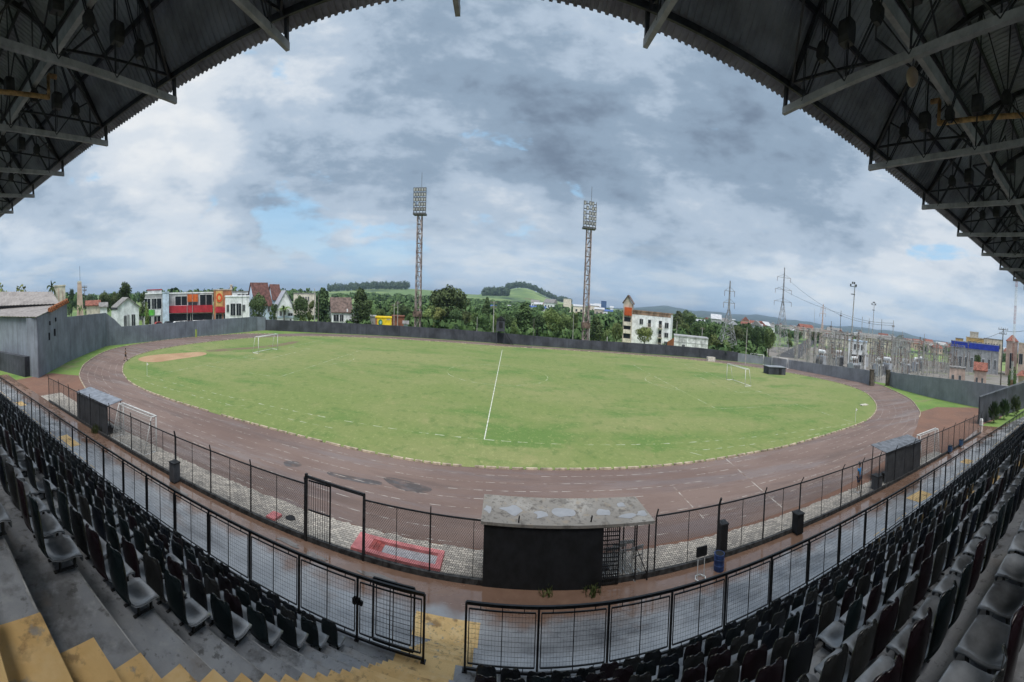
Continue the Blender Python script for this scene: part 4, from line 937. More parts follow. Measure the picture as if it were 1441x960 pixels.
def person(label, loc, rz, shirt, shorts, run=0.0, skinm=M_skin, sock=None):
    p = thing('person', label, 'person', loc, rz)       # faces local -y
    f = run
    hip = .92; sh = 1.42
    lk_ = {}
    V = [(0,0,.95),(0,0,1.15),(0,-.02*f,1.36),(0,-.03*f,1.50),(0,-.04*f-.01,1.60),(0,-.05*f-.01,1.70),   # 0-5 pelvis..head
         (.19,-.02*f,1.40),(.24,.12*f,1.14),(.24,-.08*f-.03,.92+.18*f),(.24,-.12*f-.05,.84+.22*f),         # right arm 6-9
         (-.19,-.02*f,1.40),(-.24,-.12*f,1.14),(-.22,-.32*f-.03,.92+.26*f),(-.22,-.38*f-.05,.84+.34*f),      # left arm 10-13
         (.10,0,.88),(.11,-.26*f,.50+.06*f),(.11,-.18*f+.02,.09+.14*f),(.115,-.30*f-.12,.04+.14*f),            # right leg 14-17
         (-.10,0,.88),(-.11,.10*f,.49),(-.11,.36*f+.02,.09+.16*f),(-.115,.30*f-.12,.03+.10*f)]                 # left leg 18-21
    Ed = [(0,1),(1,2),(2,3),(3,4),(4,5),(2,6),(6,7),(7,8),(8,9),(2,10),(10,11),(11,12),(12,13),(0,14),(14,15),(15,16),(16,17),(0,18),(18,19),(19,20),(20,21)]
    R = [.13,.125,.14,.055,.09,.085,.06,.045,.036,.045,.06,.045,.036,.045,.088,.062,.042,.04,.088,.062,.042,.04]
    skin_mesh('body', V, Ed, R, skinm, p)
    T = [V[0],V[1],V[2],V[6],tuple(V[6][i]*.45+V[7][i]*.55 for i in range(3)),V[10],tuple(V[10][i]*.45+V[11][i]*.55 for i in range(3))]
    T[0] = (0,0,.90); skin_mesh('shirt', T, [(0,1),(1,2),(2,3),(3,4),(2,5),(5,6)], [(.165,.13),(.155,.13),(.17,.14),.085,.072,.085,.072], shirt, p)
    K = [(0,0,.97),V[14],tuple(V[14][i]*.25+V[15][i]*.75 for i in range(3)),V[18],tuple(V[18][i]*.25+V[19][i]*.75 for i in range(3))]
    skin_mesh('shorts', K, [(0,1),(1,2),(0,3),(3,4)], [(.16,.14),.115,.095,.115,.095], shorts, p)
    h = MB(); h.lathe((0,-.04*f+.005,1.655), [(.088,0),(.10,.03),(.10,.07),(.085,.115),(.05,.14),(.015,.148)], 12); h.build('hair', M_hair, p, smooth=True)
    fa = MB(); y = -.05*f-.095
    for sx in (-.032,.032): fa.box((sx,y,1.675),(.02,.02,.012))
    fa.box((0,y-.008,1.65),(.018,.03,.03)); fa.box((0,y+.002,1.622),(.04,.02,.01)); fa.build('face_features', M_hair, p)
    for i in (17, 21):
        s = MB(); s.box((V[i][0],V[i][1]+.06,V[i][2]+.005),(.095,.27,.08)); s.build('shoe', M_black if sock is None else sock, p)
    for i, sx in ((9,1),(13,-1)):
        g_ = MB(); b = Vector(V[i])
        for q in range(4): g_.tube(b+Vector((0,-.03+.02*q,-.03)), b+Vector((-.012*sx,-.034+.021*q,-.10+.006*abs(q-1))), .009, 5)
        g_.tube(b+Vector((0,-.035,-.005)), b+Vector((-.015*sx,-.065,-.05)), .010, 5); g_.build('fingers', skinm, p)
    return p
person('jogger in dark clothes running on the left track bend', (-62.9,41.9,.01), math.radians(150), mat('dark_shirt', (.02,.02,.024)), mat('dark_shorts', (.015,.015,.018)), 1.0)
person('person in bright blue shirt and navy shorts standing behind the fence', (28.7,20.3,.02), math.radians(10), mat('bright_blue_shirt', (.02,.26,.62), var=.08), mat('navy_shorts', (.02,.03,.07)), .15, sock=M_gw)
# ------------------------------------------------------------------ beyond the walls: trees
def tree_proto(kind, seed):
    R = random.Random(seed); cr = MB(); tr = MB()
    def leaf(c, n, s):
        q = Vector((R.uniform(-1,1),R.uniform(-1,1),R.uniform(-.6,.6)))
        n = (n + q*.9).normalized(); a = n.orthogonal().normalized(); b = n.cross(a); t = R.uniform(0,6.28); a, b = a*math.cos(t)+b*math.sin(t), b*math.cos(t)-a*math.sin(t)
        a *= s; b *= s*R.uniform(.45,.8); cr.quad(c-a, c-b*.9, c+a*1.1, c+b)
    def lobe(c, rx, rz, n, s, hollow=.55):
        for _ in range(n):
            v = Vector((R.gauss(0,1),R.gauss(0,1),R.gauss(0,1))).normalized(); k = hollow + (1-hollow)*R.random()**.5
            k *= 1 + .16*math.sin(v.x*7+c.x*3)*math.sin(v.y*6+c.y*3) 
            leaf(c + Vector((v.x*rx*k, v.y*rx*k, v.z*rz*k)), v, s*R.uniform(.6,1.25))
    if kind == 'round':
        for i in range(13):
            a = i*2.4; rr = 2.9*math.sqrt((i+.4)/13); z = 5.9 + 1.5*(1-(rr/3.0)**2) + R.uniform(-.35,.35); lobe(Vector((rr*math.cos(a), rr*math.sin(a), z)), R.uniform(1.4,2.0), R.uniform(1.2,1.6), 230, .28)
        lobe(Vector((0,0,4.3)), 3.4, 1.9, 500, .32); W = 8.6
        for i in range(6): a = i*1.05; tr.tube((0,0,2.2),(2.3*math.cos(a),2.3*math.sin(a),5.6),.16,6,.05)
        tr.tube((0,0,-.5),(0,0,3.0),.34,8,.24)
    elif kind == 'tall':
        for i in range(11):
            z = 1.9 + i*.72; r = 1.75*math.sin(min(1,(10.4-z)/5.2)*1.45)*R.uniform(.8,1.1)+.2; a = R.uniform(0,6.28)
            lobe(Vector((.35*math.cos(a),.35*math.sin(a),z)), r, R.uniform(.75,1.1), 230, .28, .45)
        tr.tube((0,0,-.5),(0,0,8.5),.24,8,.05); W = 4.3
        for i in range(5): a = i*1.3; tr.tube((0,0,2+i),(1.2*math.cos(a),1.2*math.sin(a),2.9+i),.07,5,.02)
    elif kind == 'loose':
        for i in range(11):
            a = R.uniform(0,6.28); rr = R.uniform(.5,2.9); z = R.uniform(3.0,9.0); rr *= 1 - .5*max(0,(z-6)/3.4)
            c = Vector((rr*math.cos(a), rr*math.sin(a), z)); lobe(c, R.uniform(.8,1.5), R.uniform(.7,1.2), 170, .27, .3); tr.tube((rr*.15*math.cos(a),rr*.15*math.sin(a),z*.45), c, .09, 5, .03)
        lobe(Vector((0,0,6.0)), 1.9, 2.6, 260, .28, .2); tr.tube((0,0,-.5),(.1,0,6.5),.22,8,.08); W = 7.0
    elif kind == 'palm':
        for i in range(17):
            a = i*2.4; el = R.uniform(-.3,1.1); p = Vector((0,0,8.6)); d = Vector((math.cos(a)*math.cos(el), math.sin(a)*math.cos(el), math.sin(el))); L = R.uniform(1.9,2.6); sd = Vector((-math.sin(a),math.cos(a),0))
            for s in range(6):
                q = p + d*(L/6); w0 = .30*(1-abs(s-2.2)/4.2); w1 = .30*(1-abs(s-1.2)/4.8)
                for sg in (-1,1): cr.quad(p, q, q+sd*sg*w1+Vector((0,0,-.22)), p+sd*sg*w0+Vector((0,0,-.22)))
                p = q; d = (d + Vector((0,0,-.26))).normalized()
        tr.tube((0,0,-.5),(.25,0,8.6),.2,8,.13); W = 4.4
    elif kind == 'bush':
        for i in range(6):
            a = i*2.4; rr = 1.9*math.sqrt(i/6); lobe(Vector((rr*math.cos(a), rr*math.sin(a), R.uniform(2.5,6.5))), R.uniform(1.6,2.3), R.uniform(2.0,3.0), 240, .36, .4)
        for i in range(4): tr.tube((0,0,-.4),(math.cos(i*1.6)*1.4,math.sin(i*1.6)*1.4,4.5),.14,5,.05)
        W = 7.2
    return cr, tr, W
FOL = {'deep': foliage('deep_foliage', (.028,.050,.017), (.080,.122,.042), .35), 'mid': foliage('mid_foliage', (.045,.082,.022), (.125,.185,.055), .4), 'light': foliage('light_foliage', (.085,.13,.03), (.20,.26,.075), .45), 'blue': foliage('bluish_foliage', (.034,.062,.036), (.09,.13,.072), .4)}
M_bark = mat('tree_bark', (.11,.085,.065), var=.3, scale=3, bump=.3)
PROTO = {}
def tree(px, ytop, wpx, rho, kind, tone, label, z0=0.0, name='tree'):
    if 380 < px < 470: rho = max(rho, 139)
    key = (kind, tone, (int(px) // 7) % 2)
    top = at(px, ytop, rho).z; base = polar(px, rho, z0); h = max(1.5, top-z0)
    if key not in PROTO:
        cr, tr, W = tree_proto(kind, hash(kind) % 50 * 0 + {'round':1,'tall':2,'loose':3,'palm':4,'bush':5}[kind]*10 + key[2] + len(tone))
        r = thing(name, label, 'tree', base, 0); cr.build('crown', FOL[tone], r); tr.build('trunk', M_bark, r); PROTO[key] = (r, W)
    else: r = dup(PROTO[key][0], base, 0, label)
    W = PROTO[key][1]; topn = {'round':9.0,'tall':10.2,'loose':9.6,'palm':9.6,'bush':8.5}[kind]
    r.name = name; sx = wpx/FX*rho/W; r.scale = (sx, sx, h/topn); r.rotation_euler = (0,0,rnd.uniform(0,6.28)); r['label'] = label
    r['group'] = 'trees beyond the stadium walls'; return r
T = [
 (4,390,34,118,'bush','light','bright green leafy tree at far left behind the weathered roof'),
 (34,393,44,122,'bush','light','wide bright green tree above the weathered roof, right of the far left one'),
 (74,396,16,128,'palm','deep','dark palm crown just left of the pale building by the slender tower'),
 (101,407,14,170,'loose','blue','small bluish tree between pale building and slender tower'),
 (97,421,12,112,'palm','mid','short palm at the foot of the slender tower, left side'),
 (113,428,9,112,'palm','mid','short palm at the foot of the slender tower, right side'),
 (127,414,16,175,'loose','blue','hazy tree right of the slender tower'),
 (148,410,20,185,'round','deep','dark round tree left of the tall tree over the small house'),
 (162,411,16,190,'round','deep','dark round tree touching the tall tree over the small house'),
 (176,396,26,180,'loose','deep','tall dark tree rising over the small grey roofed house'),
 (201,409,14,150,'loose','mid','ragged green tree right of the small house, by the green sign'),
 (207,428,9,118,'bush','light','small bush at the right corner of the small grey roofed house'),
 (239,409,5,260,'tall','deep','thin conifer tip above the shop roof beside the grey pillar'),
 (363,413,28,138,'round','deep','dense dark tree before the steep red roofed house'),
 (385,428,14,133,'loose','mid','small green tree at the left corner of the white gabled house'),
 (400,430,20,131,'palm','light','leafy palm before the white gabled house'),
 (423,415,24,140,'round','deep','broad dark tree just right of the white gabled house'),
 (426,440,13,128,'bush','light','yellow green bush between two dark trees right of the white gabled house'),
 (436,422,18,146,'loose','mid','loose tree left of the pair of pale poles'),
 (455,404,25,142,'tall','deep','tall dense dark tree left of the brown roofed white house'),
 (509,405,30,136,'tall','deep','tall dark tree at the right side of brown roofed white house'),
 (521,422,18,150,'loose','mid','half hidden tree right of the brown roofed house, behind dark tree'),
 (535,434,18,165,'round','mid','green tree rising behind the yellow kiosk'),
 (552,430,20,170,'loose','light','light green tree behind the reddish container'),
 (568,428,20,172,'round','deep','dark tree left of the left floodlight mast, behind poles'),
 (575,440,16,150,'loose','mid','thin tree at the left foot of the left floodlight mast'),
 (599,437,18,140,'bush','light','light bush at the right foot of the left floodlight mast'),
 (608,428,22,146,'round','mid','green tree at the left flank of the big round tree'),
 (630,401,60,150,'round','deep','big round dark tree towering above its neighbours near the left mast'),
 (617,432,24,133,'loose','light','lighter green tree in front of the big round tree'),
 (642,434,22,138,'round','deep','dark tree below the right half of the big round tree'),
 (655,437,22,140,'round','deep','dark low tree right of the big round tree'),
 (642,456,14,126,'bush','blue','greyish bush at the wall below the big round tree'),
 (668,440,14,135,'loose','mid','slim tree left of the slender dark tree near the tall white pole'),
 (684,417,14,155,'tall','deep','slender dark tree with bare top left of the tall white pole'),
 (680,440,20,133,'round','mid','green tree at the wall left of the tall white pole'),
 (698,441,12,130,'loose','light','light tree between the tall white pole and the booth'),
 (711,441,22,145,'round','deep','dark tree directly behind the small booth'),
 (724,450,14,126,'bush','light','light bush just right of the small booth'),
 (737,425,32,142,'tall','mid','tall green tree right of the booth'),
 (757,442,22,132,'round','deep','dark tree between the tall green tree and the light tree right of booth'),
 (776,434,30,136,'round','light','broad light green tree midway between booth and right mast'),
 (795,440,24,140,'round','mid','green tree right of the broad light one'),
 (808,440,16,146,'loose','mid','thin tree at the left of the right floodlight mast'),
 (841,445,22,136,'tall','deep','dark tree just right of the right floodlight mast'),
 (856,455,18,131,'bush','mid','bushy tree midway between the right mast and unfinished apartment block'),
 (869,453,18,133,'round','mid','green tree touching the left edge of the unfinished apartment block'),
 (908,459,26,140,'round','light','light green tree in front of the unfinished apartment block'),
 (935,483,14,131,'bush','mid','low shrub at the right foot of the unfinished apartment block'),
 (953,437,22,210,'tall','deep','dark tall trees right of the apartment block, nearest to it'),
 (968,436,26,230,'round','deep','dark crown on the skyline right of the apartment block'),
 (962,455,24,170,'loose','mid','loose green tree above the left end of the ruined white wall'),
 (985,452,26,175,'round','mid','green tree above the ruined white wall'),
 (1003,456,24,165,'loose','mid','green tree above the right end of ruined white wall'),
 (1006,470,22,145,'bush','mid','bushy green tree right of the ruined white wall'),
 (1022,474,18,142,'bush','mid','low bush under the first lattice tower'),
 (1037,457,26,160,'round','deep','dark tree just right of the first lattice tower'),
 (1053,456,24,165,'loose','deep','dark tree behind the white training goals, left one'),
 (1068,458,24,160,'round','deep','dark tree behind the white training goals, middle one'),
 (1084,462,20,158,'round','mid','green tree behind the white training goals, right one'),
 (1112,468,12,210,'loose','mid','small tree between the large pylon and the road'),
 (1147,466,16,330,'round','deep','distant dark tree right of the road'),
 (1379,500,14,150,'loose','mid','lone small tree inside the substation before the blue fence'),
 (1429,508,16,120,'bush','mid','green bush at right edge under the guyed mast'),
]
for t in T: tree(*t)
# woodland too thick to count, on the ridges and in the valley
def woods(name, label, spots, tone, seed, s):
    R = random.Random(seed); m = MB()
    for (x, y, h, w) in spots:
        z = terr(x, y)
        for _ in range(90):
            v = Vector((R.gauss(0,1),R.gauss(0,1),R.gauss(0,1))).normalized()*(.55+.45*R.random())
            c = Vector((x+v.x*w/2, y+v.y*w/2, z+h*.52+v.z*h*.48)); n = (v+Vector((R.uniform(-.7,.7),R.uniform(-.7,.7),R.uniform(-.4,.4)))).normalized(); a = n.orthogonal().normalized()*s*min(w*R.uniform(.07,.14), 1.6); b = n.cross(a)
            m.quad(c-a, c-b, c+a, c+b)
    o = m.build(name, FOL[tone]); return tag(o, label, 'woodland', kind='stuff')
R = random.Random(11)
sp = []
for i in range(150):
    px = 462 + 112*i/150 + R.uniform(-2,2); rho = 1500 + R.uniform(-60,160); p = polar(px, rho); sp.append((p.x, p.y, R.uniform(13,24), R.uniform(12,20)))
for i in range(60):
    px = 679 + 36*i/60; rho = 1330 + R.uniform(0,60); p = polar(px, rho); sp.append((p.x, p.y, R.uniform(14,24), R.uniform(12,18)))
for i in range(190):
    px = 711 + 92*R.random()**1.1; rho = 1720 + R.uniform(0,260); p = polar(px, rho); sp.append((p.x, p.y, R.uniform(12,22), R.uniform(14,22)))
woods('ridge_woodland', 'dark woodland crowning the green ridge and the knoll', sp, 'blue', 3, 1.3)
sp = []
for i in range(620):
    px = R.uniform(515, 1100); rho = R.choice((1,1,2))*R.uniform(165, 420); p = polar(px, rho)
    if 1085 < px < 1150: continue
    sp.append((p.x, p.y, R.uniform(2.5,5.5) if px < 900 else R.uniform(4,7), R.uniform(5,11)))
for i in range(170):
    px = R.uniform(470, 880); rho = R.uniform(560, 820); p = polar(px, rho); sp.append((p.x, p.y, R.uniform(4,8), R.uniform(10,22)))
for i in range(220):
    px = R.uniform(930, 1440); rho = R.uniform(380, 1200); p = polar(px, rho); sp.append((p.x, p.y, R.uniform(4,8), R.uniform(9,18)))
for i in range(120):
    px = R.uniform(0, 460); rho = R.uniform(330, 700); p = polar(px, rho); sp.append((p.x, p.y, R.uniform(7,12), R.uniform(9,16)))
for i in range(170):
    px = R.uniform(480, 1075); rho = R.uniform(128, 160); p = polar(px, rho)
    if not (515 < px < 576 or 868 < px < 1003): sp.append((p.x, p.y, R.uniform(2.0,4.2), R.uniform(3,6)))
woods('valley_woodland', 'thick green woodland filling the valley beyond the walls', sp, 'mid', 4, 1.3)

# ------------------------------------------------------------------ buildings
M_win = mat('window_glass_dark', (.022,.026,.032), rough=.15, var=.2)
def PMAT(name, col, **k): return mat(name, col, rough=k.pop('rough', .85), var=k.pop('var', .14), scale=k.pop('scale', .7), **k)
W_white = PMAT('white_render', (.84,.85,.86), streak=.18); W_cream = PMAT('cream_render', (.72,.65,.54), streak=.2); W_grey = PMAT('grey_render', (.40,.40,.41), streak=.3); W_pink = PMAT('pinkish_render', (.62,.46,.38)); W_blueish = PMAT('pale_blue_render', (.56,.66,.78)); W_raw = PMAT('raw_brickwork', (.30,.20,.14), var=.3); W_ochre = PMAT('ochre_render', (.66,.43,.16)); W_orange = PMAT('orange_brown_cladding', (.44,.18,.09)); W_red = PMAT('red_cladding', (.46,.035,.05)); W_green = PMAT('green_sign_paint', (.14,.55,.08)); W_blue = PMAT('blue_hoarding_paint', (.03,.06,.42)); W_yel = PMAT('yellow_paint', (.85,.58,.02)); W_tan = PMAT('tan_concrete', (.52,.45,.37), streak=.4); W_dark = PMAT('dark_cladding', (.035,.038,.045))
R_red = PMAT('red_roof_tile', (.26,.095,.065), var=.3, scale=1.5); R_grey = PMAT('grey_fibre_roof', (.25,.24,.23), var=.25, scale=1.2); R_brown = PMAT('brown_roof_tile', (.15,.105,.088), var=.3, scale=1.2); R_white = PMAT('white_metal_roof', (.52,.53,.55)); R_blue = PMAT('blue_metal_roof', (.07,.13,.34)); R_steep = PMAT('steep_maroon_tile', (.135,.06,.05), var=.3, scale=1.2)
def bldg(name, label, cat, px0, px1, ytop, rho, depth, wm, roof='flat', rm=None, rh=0.0, wins=(), twist=0.0, z0=0.0, yb=None, group=None):
    """A block standing at the distance rho, its front towards the stadium; wins = (u0, v0, u1, v1) as shares of the front."""
    a, b = polar(px0, rho), polar(px1, rho); c = (a+b)/2; w = (b-a).length; h = at((px0+px1)/2, ytop, rho).z - rh - z0
    hd = math.atan2(c.x-EYE.x, c.y); r = thing(name, label, cat, (c.x, c.y, z0), -hd + twist, group)
    m = MB(); m.prism([(-w/2,0,-.3),(w/2,0,-.3),(w/2,0,h),(-w/2,0,h)], (0,depth,0)); m.build('wall', wm, r)
    if roof == 'gable':                 # ridge along x
        e = .4; m = MB(); m.prism([(-w/2-e,-e,h-.1),(-w/2-e,depth/2,h+rh),(-w/2-e,depth+e,h-.1),(-w/2-e,depth+e,h+.12),(-w/2-e,depth/2,h+rh+.22),(-w/2-e,-e,h+.12)], (w+2*e,0,0)); m.build('roof', rm, r)
        for s in (-1,1): m = MB(); m.prism([(s*w/2,0,h),(s*w/2,depth,h),(s*w/2,depth/2,h+rh)], (-s*.2,0,0)); m.build('gable', wm, r)
    elif roof == 'front':               # gable towards us
        e = .4; m = MB(); m.prism([(-w/2-e,-e,h-.15),(0,-e,h+rh),(w/2+e,-e,h-.15),(w/2+e,-e,h+.1),(0,-e,h+rh+.25),(-w/2-e,-e,h+.1)], (0,depth+2*e,0)); m.build('roof', rm, r)
        m = MB(); m.prism([(-w/2,0,h),(w/2,0,h),(0,0,h+rh)], (0,.25,0)); m.build('gable', wm, r)
    elif roof == 'hip':
        e = .5; P = [(-w/2-e,-e,h),(w/2+e,-e,h),(w/2+e,depth+e,h),(-w/2-e,depth+e,h)]; k = min(w,depth)*.42; A, B = (-w/2+k,depth/2,h+rh), (w/2-k,depth/2,h+rh)
        m = MB(); m.quad(P[0],P[1],B,A); m.quad(P[2],P[3],A,B); m.poly([P[1],P[2],B]); m.poly([P[3],P[0],A]); m.poly(P[::-1]); m.build('roof', rm, r)
    else:
        m = MB(); m.prism([(-w/2-.15,-.15,h),(w/2+.15,-.15,h),(w/2+.15,depth+.15,h),(-w/2-.15,depth+.15,h)], (0,0,.3)); m.build('parapet', rm or wm, r)
    for (u0,v0,u1,v1) in wins:
        x0, x1, z_0, z_1 = -w/2+w*u0, -w/2+w*u1, h*v0, h*v1; m = MB(); fw = min(.12, (x1-x0)*.15)
        m.prism([(x0,-.05,z_0),(x1,-.05,z_0),(x1,-.05,z_1),(x0,-.05,z_1)], (0,.049,0)); o = m.build('window', M_win, r)
        m = MB()
        for p, q in (((x0,z_0),(x1,z_0)),((x0,z_1),(x1,z_1)),((x0,z_0),(x0,z_1)),((x1,z_0),(x1,z_1)),(((x0+x1)/2,z_0),((x0+x1)/2,z_1))): m.bar((p[0],-.06,p[1]),(q[0],-.06,q[1]),fw)
        m.build('frame', W_grey if wm is not W_grey else W_white, o)
    r['w'] = w; r['h'] = h; return r
def panel(root, name, m, u0, v0, u1, v1, out=.12, th=.1):
    w, h = root['w'], root['h']; mb = MB(); mb.prism([(-w/2+w*u0,-out,h*v0),(-w/2+w*u1,-out,h*v0),(-w/2+w*u1,-out,h*v1),(-w/2+w*u0,-out,h*v1)], (0,th,0)); return mb.build(name, m, root)
# left cluster
b = bldg('church_building', 'pale building with stepped pinkish gable left of the slender tower', 'building', 77, 93, 403, 128, 8, W_cream, 'flat'); panel(b, 'pilaster', W_pink, .36, 0, .46, .96); panel(b, 'pilaster', W_pink, .72, 0, .8, .9); panel(b, 'door', W_dark, .1, 0, .25, .3)
tw = thing('church_tower', 'slender tapering pinkish concrete tower behind the left wall', 'tower', polar(113,118), -az(113)); h = at(113,398,118).z
m = MB(); m.prism([(-1.35,0,-.2),(1.35,0,-.2),(.62,0,h),(-.62,0,h)], (0,1.6,0)); m.build('shaft', W_pink, tw); m = MB(); m.prism([(-.7,-.05,h),(.7,-.05,h),(.5,-.05,h+.35),(-.5,-.05,h+.35)], (0,1.7,0)); m.build('cap', W_cream, tw); m = MB(); m.bar((.2,.8,h),(.2,.8,h+3.4),.08); m.build('rod', W_dark, tw); m = MB(); m.prism([(-2.6,-.4,-.2),(-1.0,-.4,-.2),(-.9,-.4,h*.42),(-2.4,-.4,h*.42)], (0,1.2,0)); m.build('buttress', W_tan, tw)
bldg('house', 'low pale house with pinkish roof between the slender tower and small house', 'house', 122, 141, 424, 135, 7, W_cream, 'gable', R_red, 1.0, ((.1,.2,.25,.7),(.6,.2,.8,.7)))
bldg('house', 'low cream wall house just left of the small grey roofed house', 'house', 141, 151, 427, 128, 6, W_white, 'gable', R_grey, .8, ((.3,.2,.6,.6),))
hs = bldg('house', 'small white house with wide grey gabled roof behind the low left wall', 'house', 165, 196, 420, 122, 9, W_white, 'front', R_grey, 1.9, ((.30,.1,.42,.72),(.66,.35,.82,.75)), twist=.2); panel(hs, 'door', W_grey, .46, .02, .56, .75)
bldg('guard_hut', 'little white hut with dark flat top behind the low left wall', 'hut', 157, 165, 436, 112, 3, W_white, 'flat', W_dark)
gsn = bldg('shop_building', 'two storey shop with green and white signs left of the grey pillar', 'shop', 200, 229, 414, 165, 14, W_grey, 'flat', W_white, 0, ((.12,.5,.42,.86),(.48,.5,.96,.86),(.12,0,.45,.28),(.55,0,.9,.28))); panel(gsn, 'sign', W_green, .0, .30, .62, .48, .3); panel(gsn, 'sign', W_white, .64, .30, .92, .48, .3)
bldg('roof_block', 'red and white rooftop block above the green signed shop', 'building', 208, 228, 408.5, 186, 8, W_white, 'flat', W_red, 0, ((.1,.8,.9,.9),))
bldg('pillar_building', 'plain pale grey entrance pillar between the two shops', 'building', 229, 238, 412, 164, 8, W_blueish, 'flat')
ms = bldg('shop_building', 'long dark glazed shop with red awning band and orange sign', 'shop', 238, 300, 413, 166, 22, W_grey, 'flat', W_white, 0, ((.14,.60,.42,.92),(.70,.55,.98,.96),(.0,.0,.98,.34))); panel(ms, 'awning', W_red, .0, .36, .985, .60, .9, .9); sgn = panel(ms, 'sign', PMAT('orange_sign', (.60,.13,.03)), .42, .72, .66, .97, .35)
panel(ms, 'sign_panel', W_dark, .44, .60, .64, .70, .3)
ob = bldg('shop_building', 'orange brown shop block with round orange emblem and red awning', 'shop', 301, 326, 408.5, 160, 18, W_orange, 'flat', W_tan, 0, ((.1,.0,.45,.3),(.55,.0,.95,.3))); panel(ob, 'awning', W_red, .1, .34, .9, .50, .9, .9); panel(ob, 'cladding', W_ochre, .12, .52, .5, .98, .15)
m = MB(); m.lathe((0,0,0), [(1.25,0),(1.25,.15)], 20); em = m.build('emblem', PMAT('orange_emblem', (.70,.10,.03)), ob, loc=(-ob['w']*.19,-.2,ob['h']*.78)); em.rotation_euler = (math.pi/2,0,0); m = MB(); m.lathe((0,0,.151), [(.6,0),(.6,.04)], 16); m.build('emblem_core', W_ochre, em)
wb = bldg('office_building', 'white flat roofed office with large grouped windows and red base', 'building', 317, 351, 418, 146, 10, W_white, 'flat', W_white, 0, ((.06,.50,.16,.74),(.22,.38,.42,.78),(.46,.38,.66,.78),(.72,.52,.82,.74))); panel(wb, 'base_panel', W_red, 0, 0, 1, .22)
bldg('market_building', 'white building with red window band behind the white office', 'building', 326, 354, 411, 190, 10, W_white, 'flat', R_grey, 0, ((.3,.8,.45,.92),(.5,.8,.65,.92),(.7,.8,.85,.92)))
bldg('chimney_stack', 'short pale chimney on top of the orange brown block', 'chimney', 324, 327, 402, 168, 1.2, W_tan, 'flat')
h1 = bldg('house', 'tall house with steep maroon roof and pale blue gables', 'house', 359, 383, 398.5, 152, 11, W_blueish, 'gable', R_steep, 6.0, ((.1,.70,.2,.95),(.75,.7,.9,.95),(.2,.3,.35,.55)), twist=.35)
bldg('house', 'smaller steep maroon roofed house right of the tall blue gabled house', 'house', 384, 396, 401, 160, 8, W_blueish, 'gable', R_steep, 4.2, ((.5,.75,.7,.95),), twist=.3)
h2 = bldg('house', 'white gabled house with pale blue trim facing the stadium', 'house', 390, 413, 410, 140, 9, W_white, 'front', PMAT('pale_slate', (.36,.37,.42)), 4.0, ((.15,.62,.27,.84),(.42,.66,.52,.86),(.66,.60,.95,.74),(.78,.32,.88,.46),(.2,.05,.7,.25)), twist=.15); panel(h2, 'trim', W_blueish, 0, .52, 1, .60, .2)
bldg('long_building', 'long low cream building half hidden behind trees right of the white gabled house', 'building', 413, 444, 413.5, 220, 12, W_cream, 'flat', R_grey, 0, tuple((.2+.11*i,.66,.26+.11*i,.86) for i in range(5)))
h3 = bldg('house', 'white two storey house with brown pitched roof and wide windows', 'house', 467, 495, 420, 138, 9, W_white, 'gable', R_brown, 3.4, ((.08,.48,.34,.88),(.40,.48,.58,.88)), twist=.12); panel(h3, 'dish', W_white, .74, 1.02, .80, 1.22, .3)
m = MB(); m.prism([(h3['w']/2,1,0),(h3['w']/2+2.4,1,0),(h3['w']/2+2.4,1,3.6),(h3['w']/2,1,3.6)], (0,5,0)); m.build('side_wing', W_grey, h3)
kk = bldg('kiosk', 'bright yellow kiosk with a round green emblem behind the far wall', 'kiosk', 528.5, 551, 447.5, 137, 4, W_yel, 'flat', W_yel)
m = MB(); m.lathe((0,0,0), [(.75,0),(.75,.05)], 18); em = m.build('emblem', PMAT('green_emblem', (.03,.22,.08)), kk, loc=(-1.1,-.01,kk['h']-1.1)); em.rotation_euler = (math.pi/2,0,0); m = MB(); m.lathe((.1,.0,.051), [(.38,0),(.38,.03)], 10); m.build('emblem_leaf', PMAT('pale_emblem', (.35,.55,.6)), em)
panel(kk, 'poster', W_orange, .0, .4, .1, .95, .04, .03); panel(kk, 'caption_strip', W_tan, .70, .86, .92, .94, .04, .03)
bldg('shed', 'low pale shed left of the yellow kiosk', 'shed', 521, 529, 446, 139, 4, W_grey, 'flat')
bldg('container', 'reddish brown container between the yellow kiosk and left mast', 'container', 551.5, 569, 446, 140, 4, PMAT('rust_container', (.22,.085,.05), var=.25), 'flat')
bldg('shed', 'tiny pale blue shed at the left foot of the left floodlight mast', 'shed', 568, 574, 453, 134, 3, W_blueish, 'gable', R_grey, .5)
# unfinished apartment block
ap = bldg('apartment_building', 'unfinished white four storey apartment block with raw brick top', 'building', 889, 944, 440, 152, 12, W_white, 'flat', W_raw, 0, ((.20,.62,.29,.78),(.855,.58,.95,.74),(.855,.30,.95,.44),(.855,.04,.95,.18)), twist=-.12)
panel(ap, 'raw_brick_band', W_raw, 0, .90, 1, 1.0, .03, .05)
for u0, v0 in ((.42,.56),(.70,.56),(.70,.28),(.70,.02)):
    panel(ap, 'balcony_door', M_win, u0, v0, u0+.075, v0+.22, .06, .05); w, h = ap['w'], ap['h']; m = MB(); x = -w/2+w*(u0+.037); z = h*v0
    m.box((x,-.7,z),(1.8,1.3,.16))
    for i in range(7): m.bar((x-.85+.28*i,-1.3,z),(x-.85+.28*i,-1.3,z+.9),.05)
    m.bar((x-.9,-1.3,z+.9),(x+.9,-1.3,z+.9),.07); m.build('balcony', W_tan, ap)
st = bldg('stair_tower', 'narrow tan stair tower with pitched cap and orange tank panel', 'tower', 876.5, 888.6, 416, 151, 6, W_tan, 'front', R_brown, 2.0, ((.58,.66,.66,.78),), twist=-.12)
